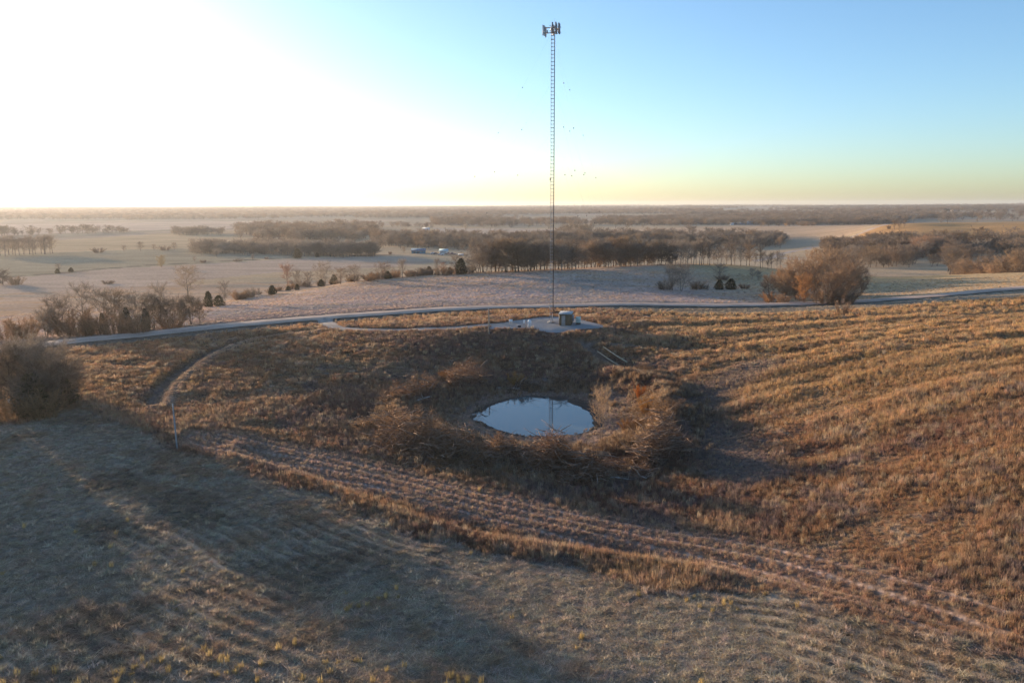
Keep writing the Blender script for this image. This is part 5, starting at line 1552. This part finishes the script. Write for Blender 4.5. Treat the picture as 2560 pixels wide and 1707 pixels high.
for (a, b, r0, r1, up, lab) in [
    ((1600, 1150), (1685, 1105), .16, .10, .9, 'thick grey log leaning on the right brush pile'),
    ((1625, 1145), (1700, 1112), .10, .05, 1.1, 'thinner grey log beside the thick one on the right brush pile'),
    ((1525, 1198), (1572, 1207), .07, .03, .45, 'pale bare branch lying at the front foot of the big brush pile'),
    ((1600, 1195), (1616, 1204), .06, .03, .4, 'short pale branch right of the big brush pile'),
    ((1028, 1012), (1075, 1000), .11, .07, .6, 'grey log lying in the upper left brush pile'),
    ((1232, 973), (1300, 978), .09, .05, .45, 'dark log lying at the water end of the back bank'),
    ((1045, 1120), (1085, 1160), .06, .03, .8, 'pale dead limb sticking out of the lower left brush heap'),
]:
    xa, ya = ground_hit(*a, h=lambda p, q: full_h(p, q, cut=False)); xb, yb = ground_hit(*b, h=lambda p, q: full_h(p, q, cut=False))
    za, zb = H(xa, ya) + up * .5, H(xb, yb) + up
    v = Vector((xb - xa, yb - ya, zb - za)); rnd = random.Random(len(lab))
    o_ = empty('fallen_log', (xa, ya, za)); tag(o_, lab, 'log', 'logs and dead limbs on the pond bank')
    m = MB(); m.tube([Vector(), v * .35 + Vector((0, 0, .1)), v * .7 + Vector((0, 0, .04)), v], [r0, r0 * .9, (r0 + r1) / 2, r1], 8); m.build('trunk', M_LOG, o_, smooth=True)
    m = MB()
    for k in range(4):
        t = rnd.uniform(.4, 1); d = rdir(rnd, 0, .8); m.tube([v * t, v * t + d * .6, v * t + d * 1.1 + Vector((.1, 0, .1))], [r1 * .6, r1 * .4, r1 * .15], 5)
    m.build('limb_stubs', M_LOG, o_)

# ------------------------------------------------------------------ farms
def wallmat(name, c): return simple_mat(name, c, .8, 0, .1, .6)
def barn(px, py, wpx, hpx, dep, wc, rc, name, lab, cat, rz=0.0, doors=1, windows=3, lean_to=False, skip=0):
    x, y, z = spot(px, py, skip); k = y / FPX
    W = wpx * k; Hh = hpx * k; eav = Hh * .62
    b = empty(name, (x, y + dep / 2, z - .1), rz); tag(b, lab, cat)
    m = MB()
    V = [(-W/2,-dep/2,0),(W/2,-dep/2,0),(W/2,dep/2,0),(-W/2,dep/2,0),(-W/2,-dep/2,eav),(W/2,-dep/2,eav),(W/2,dep/2,eav),(-W/2,dep/2,eav),(-W/2,0,Hh-.15),(W/2,0,Hh-.15)]
    m.add(V, [(0,1,5,4),(2,3,7,6),(1,2,6,9,5),(3,0,4,8,7)]); m.build('wall', wallmat(name + '_wall', wc), b)
    m = MB(); o = .35; e = eav - .12
    for s in (-1, 1):
        a = [(-W/2-o, s*(dep/2+o), e), (W/2+o, s*(dep/2+o), e), (W/2+o, 0, Hh), (-W/2-o, 0, Hh)]
        a2 = [(p[0], p[1], p[2] + .16) for p in a]
        m.add(a + a2, [(0,1,2,3),(7,6,5,4),(0,4,5,1),(1,5,6,2),(2,6,7,3),(3,7,4,0)])
    ro = m.build('roof', wallmat(name + '_roof', rc), b)
    dm = wallmat(name + '_door', tuple(v * .5 for v in wc))
    for i in range(doors):
        m = MB(); m.box((W * (-.28 + .5 * i / max(1, doors)), -dep/2 - .04, eav * .38), (W * .16, .08, eav * .76)); m.build('door', dm, b)
    for i in range(windows):
        m = MB(); m.box((W * (.08 + .36 * i / max(1, windows)), -dep/2 - .03, eav * .55), (W * .06, .06, eav * .32)); m.build('window', M_DARK, b)
    return b
barn(1045, 634, 34, 12, 9, (.055, .20, .26), (.07, .15, .24), 'farm_building', 'long blue-green metal farm building across the valley', 'farm building', R(4), 2, 2)
barn(1109, 634, 20, 11, 7, (.55, .58, .58), (.38, .52, .55), 'farmhouse', 'small white farmhouse right of the blue farm building', 'house', R(-6), 1, 3)
barn(1152, 640, 12, 5, 5, (.50, .52, .50), (.42, .44, .45), 'garden_shed', 'low pale shed half hidden by trees right of the farmhouse', 'shed', 0, 1, 1)
barn(1064, 576, 16, 6, 14, (.70, .72, .72), (.66, .70, .72), 'white_barn', 'lone white barn on the far field beyond the valley belt', 'barn', 0, 1, 2)
barn(1850, 562, 30, 6, 14, (.16, .24, .34), (.26, .38, .48), 'far_barn', 'long bluish barn of the distant farm right of the mast', 'barn', 0, 2, 3)
barn(1876, 562, 14, 9, 10, (.30, .38, .44), (.20, .34, .46), 'far_barn', 'tall blue-roofed barn at the right end of the distant farm', 'barn', 0, 1, 1)
barn(1831, 563, 6, 6, 8, (.60, .62, .62), (.45, .50, .55), 'farmhouse', 'small pale house at the left end of the distant farm', 'house', 0, 1, 1)
barn(2008, 560, 17, 9, 10, (.28, .38, .42), (.34, .48, .55), 'far_barn', 'pale teal barn among scrub on the rolling stubble', 'barn', 0, 1, 2)
barn(2347, 530, 9, 5, 14, (.68, .68, .66), (.40, .40, .42), 'farmhouse', 'white farmhouse on the skyline farmstead beyond the gold hill', 'house', 0, 1, 2, skip=1300)
barn(2388, 529, 11, 4, 14, (.50, .48, .46), (.30, .30, .32), 'far_barn', 'grey barn on the skyline farmstead beyond the gold hill', 'barn', 0, 1, 2, skip=1300)
barn(86, 529, 7, 4, 16, (.75, .75, .72), (.5, .5, .5), 'farmhouse', 'tiny white house on the wooded rise at the far left', 'house', 0, 1, 1)
barn(118, 533, 9, 4, 16, (.72, .72, .70), (.5, .5, .5), 'farmhouse', 'second tiny white house on the wooded rise at the far left', 'house', 0, 1, 1)
for px, py, top in ((2363, 529, 521), (2371, 528, 522), (2396, 529, 524)):
    x, y, h = at_foot(px, py, top, skip=1300)
    tree('cedar_tree', 'cedar', {2363: 'left dark yard evergreen of the skyline farmstead', 2371: 'middle dark yard evergreen of the skyline farmstead', 2396: 'right dark yard evergreen of the skyline farmstead'}[px], x, y, h, CEDAR[1], GREEN[0], 1.6)

def vehicle(px, py, wpx, kind, col, lab, rz):
    x, y, z = spot(px, py)
    b = empty('parked_' + kind, (x, y, z), rz); tag(b, lab, kind)
    L, Wd = (5.4, 2.0) if kind == 'truck' else (4.5, 1.8)
    bm = simple_mat('paint_' + kind + str(px), col, .35, 0, .05, 2, spec=.5)
    m = MB()
    prof = [(-L/2,.35),(L/2,.35),(L/2,.85),(L*.2,1.0),(L*.1,1.05),(-L/2,1.0)] if kind == 'truck' else [(-L/2,.3),(L/2,.3),(L/2,.75),(L*.22,.9),(-L*.36,.92),(-L/2,.8)]
    cab = [(L*.18,1.0),(L*.06,1.65),(-L*.12,1.7),(-L*.16,1.04)] if kind == 'truck' else [(L*.2,.9),(L*.06,1.38),(-L*.22,1.4),(-L*.38,.92)]
    def ext(pr, w, nm, mt, par):
        n = len(pr); q = MB(); q.add([(p[0], -w/2, p[1]) for p in pr] + [(p[0], w/2, p[1]) for p in pr], [tuple(range(n)), tuple(range(2*n-1, n-1, -1))] + [(i, (i+n), (i+1) % n + n, (i+1) % n) for i in range(n)]); return q.build(nm, mt, par)
    bo = ext(prof, Wd, 'body', bm, b); ext(cab, Wd * .86, 'cab', bm, b)
    m = MB()
    for s in (-1, 1): m.box(((cab[1][0] + cab[2][0]) / 2, s * Wd * .44, (cab[0][1] + cab[1][1]) / 2 + .05), (abs(cab[1][0] - cab[2][0]) * 1.1, .03, .4))
    m.build('window', M_DARK, b)
    for sx in (-.31, .31):
        for sy in (-1, 1):
            m = MB(); m.tube([(L * sx, sy * (Wd/2 - .2), .36), (L * sx, sy * (Wd/2 + .01), .36)], .36, 14); m.build('wheel', M_DARK, b)
vehicle(1121, 636, 20, 'truck', (.05, .03, .05), 'dark truck parked in front of the white farmhouse', R(10))
vehicle(1131, 637, 20, 'truck', (.12, .07, .09), 'maroon truck parked right of the dark one at the farm', R(-15))
vehicle(1084, 635, 10, 'car', (.75, .75, .76), 'small white car parked between the blue building and the farmhouse', R(5))
vehicle(1090, 636, 10, 'car', (.04, .04, .06), 'dark car parked right of the small white car at the farm', R(20))
vehicle(1102, 638, 10, 'car', (.55, .58, .62), 'pale silver car parked at the front of the farmhouse', R(-8))
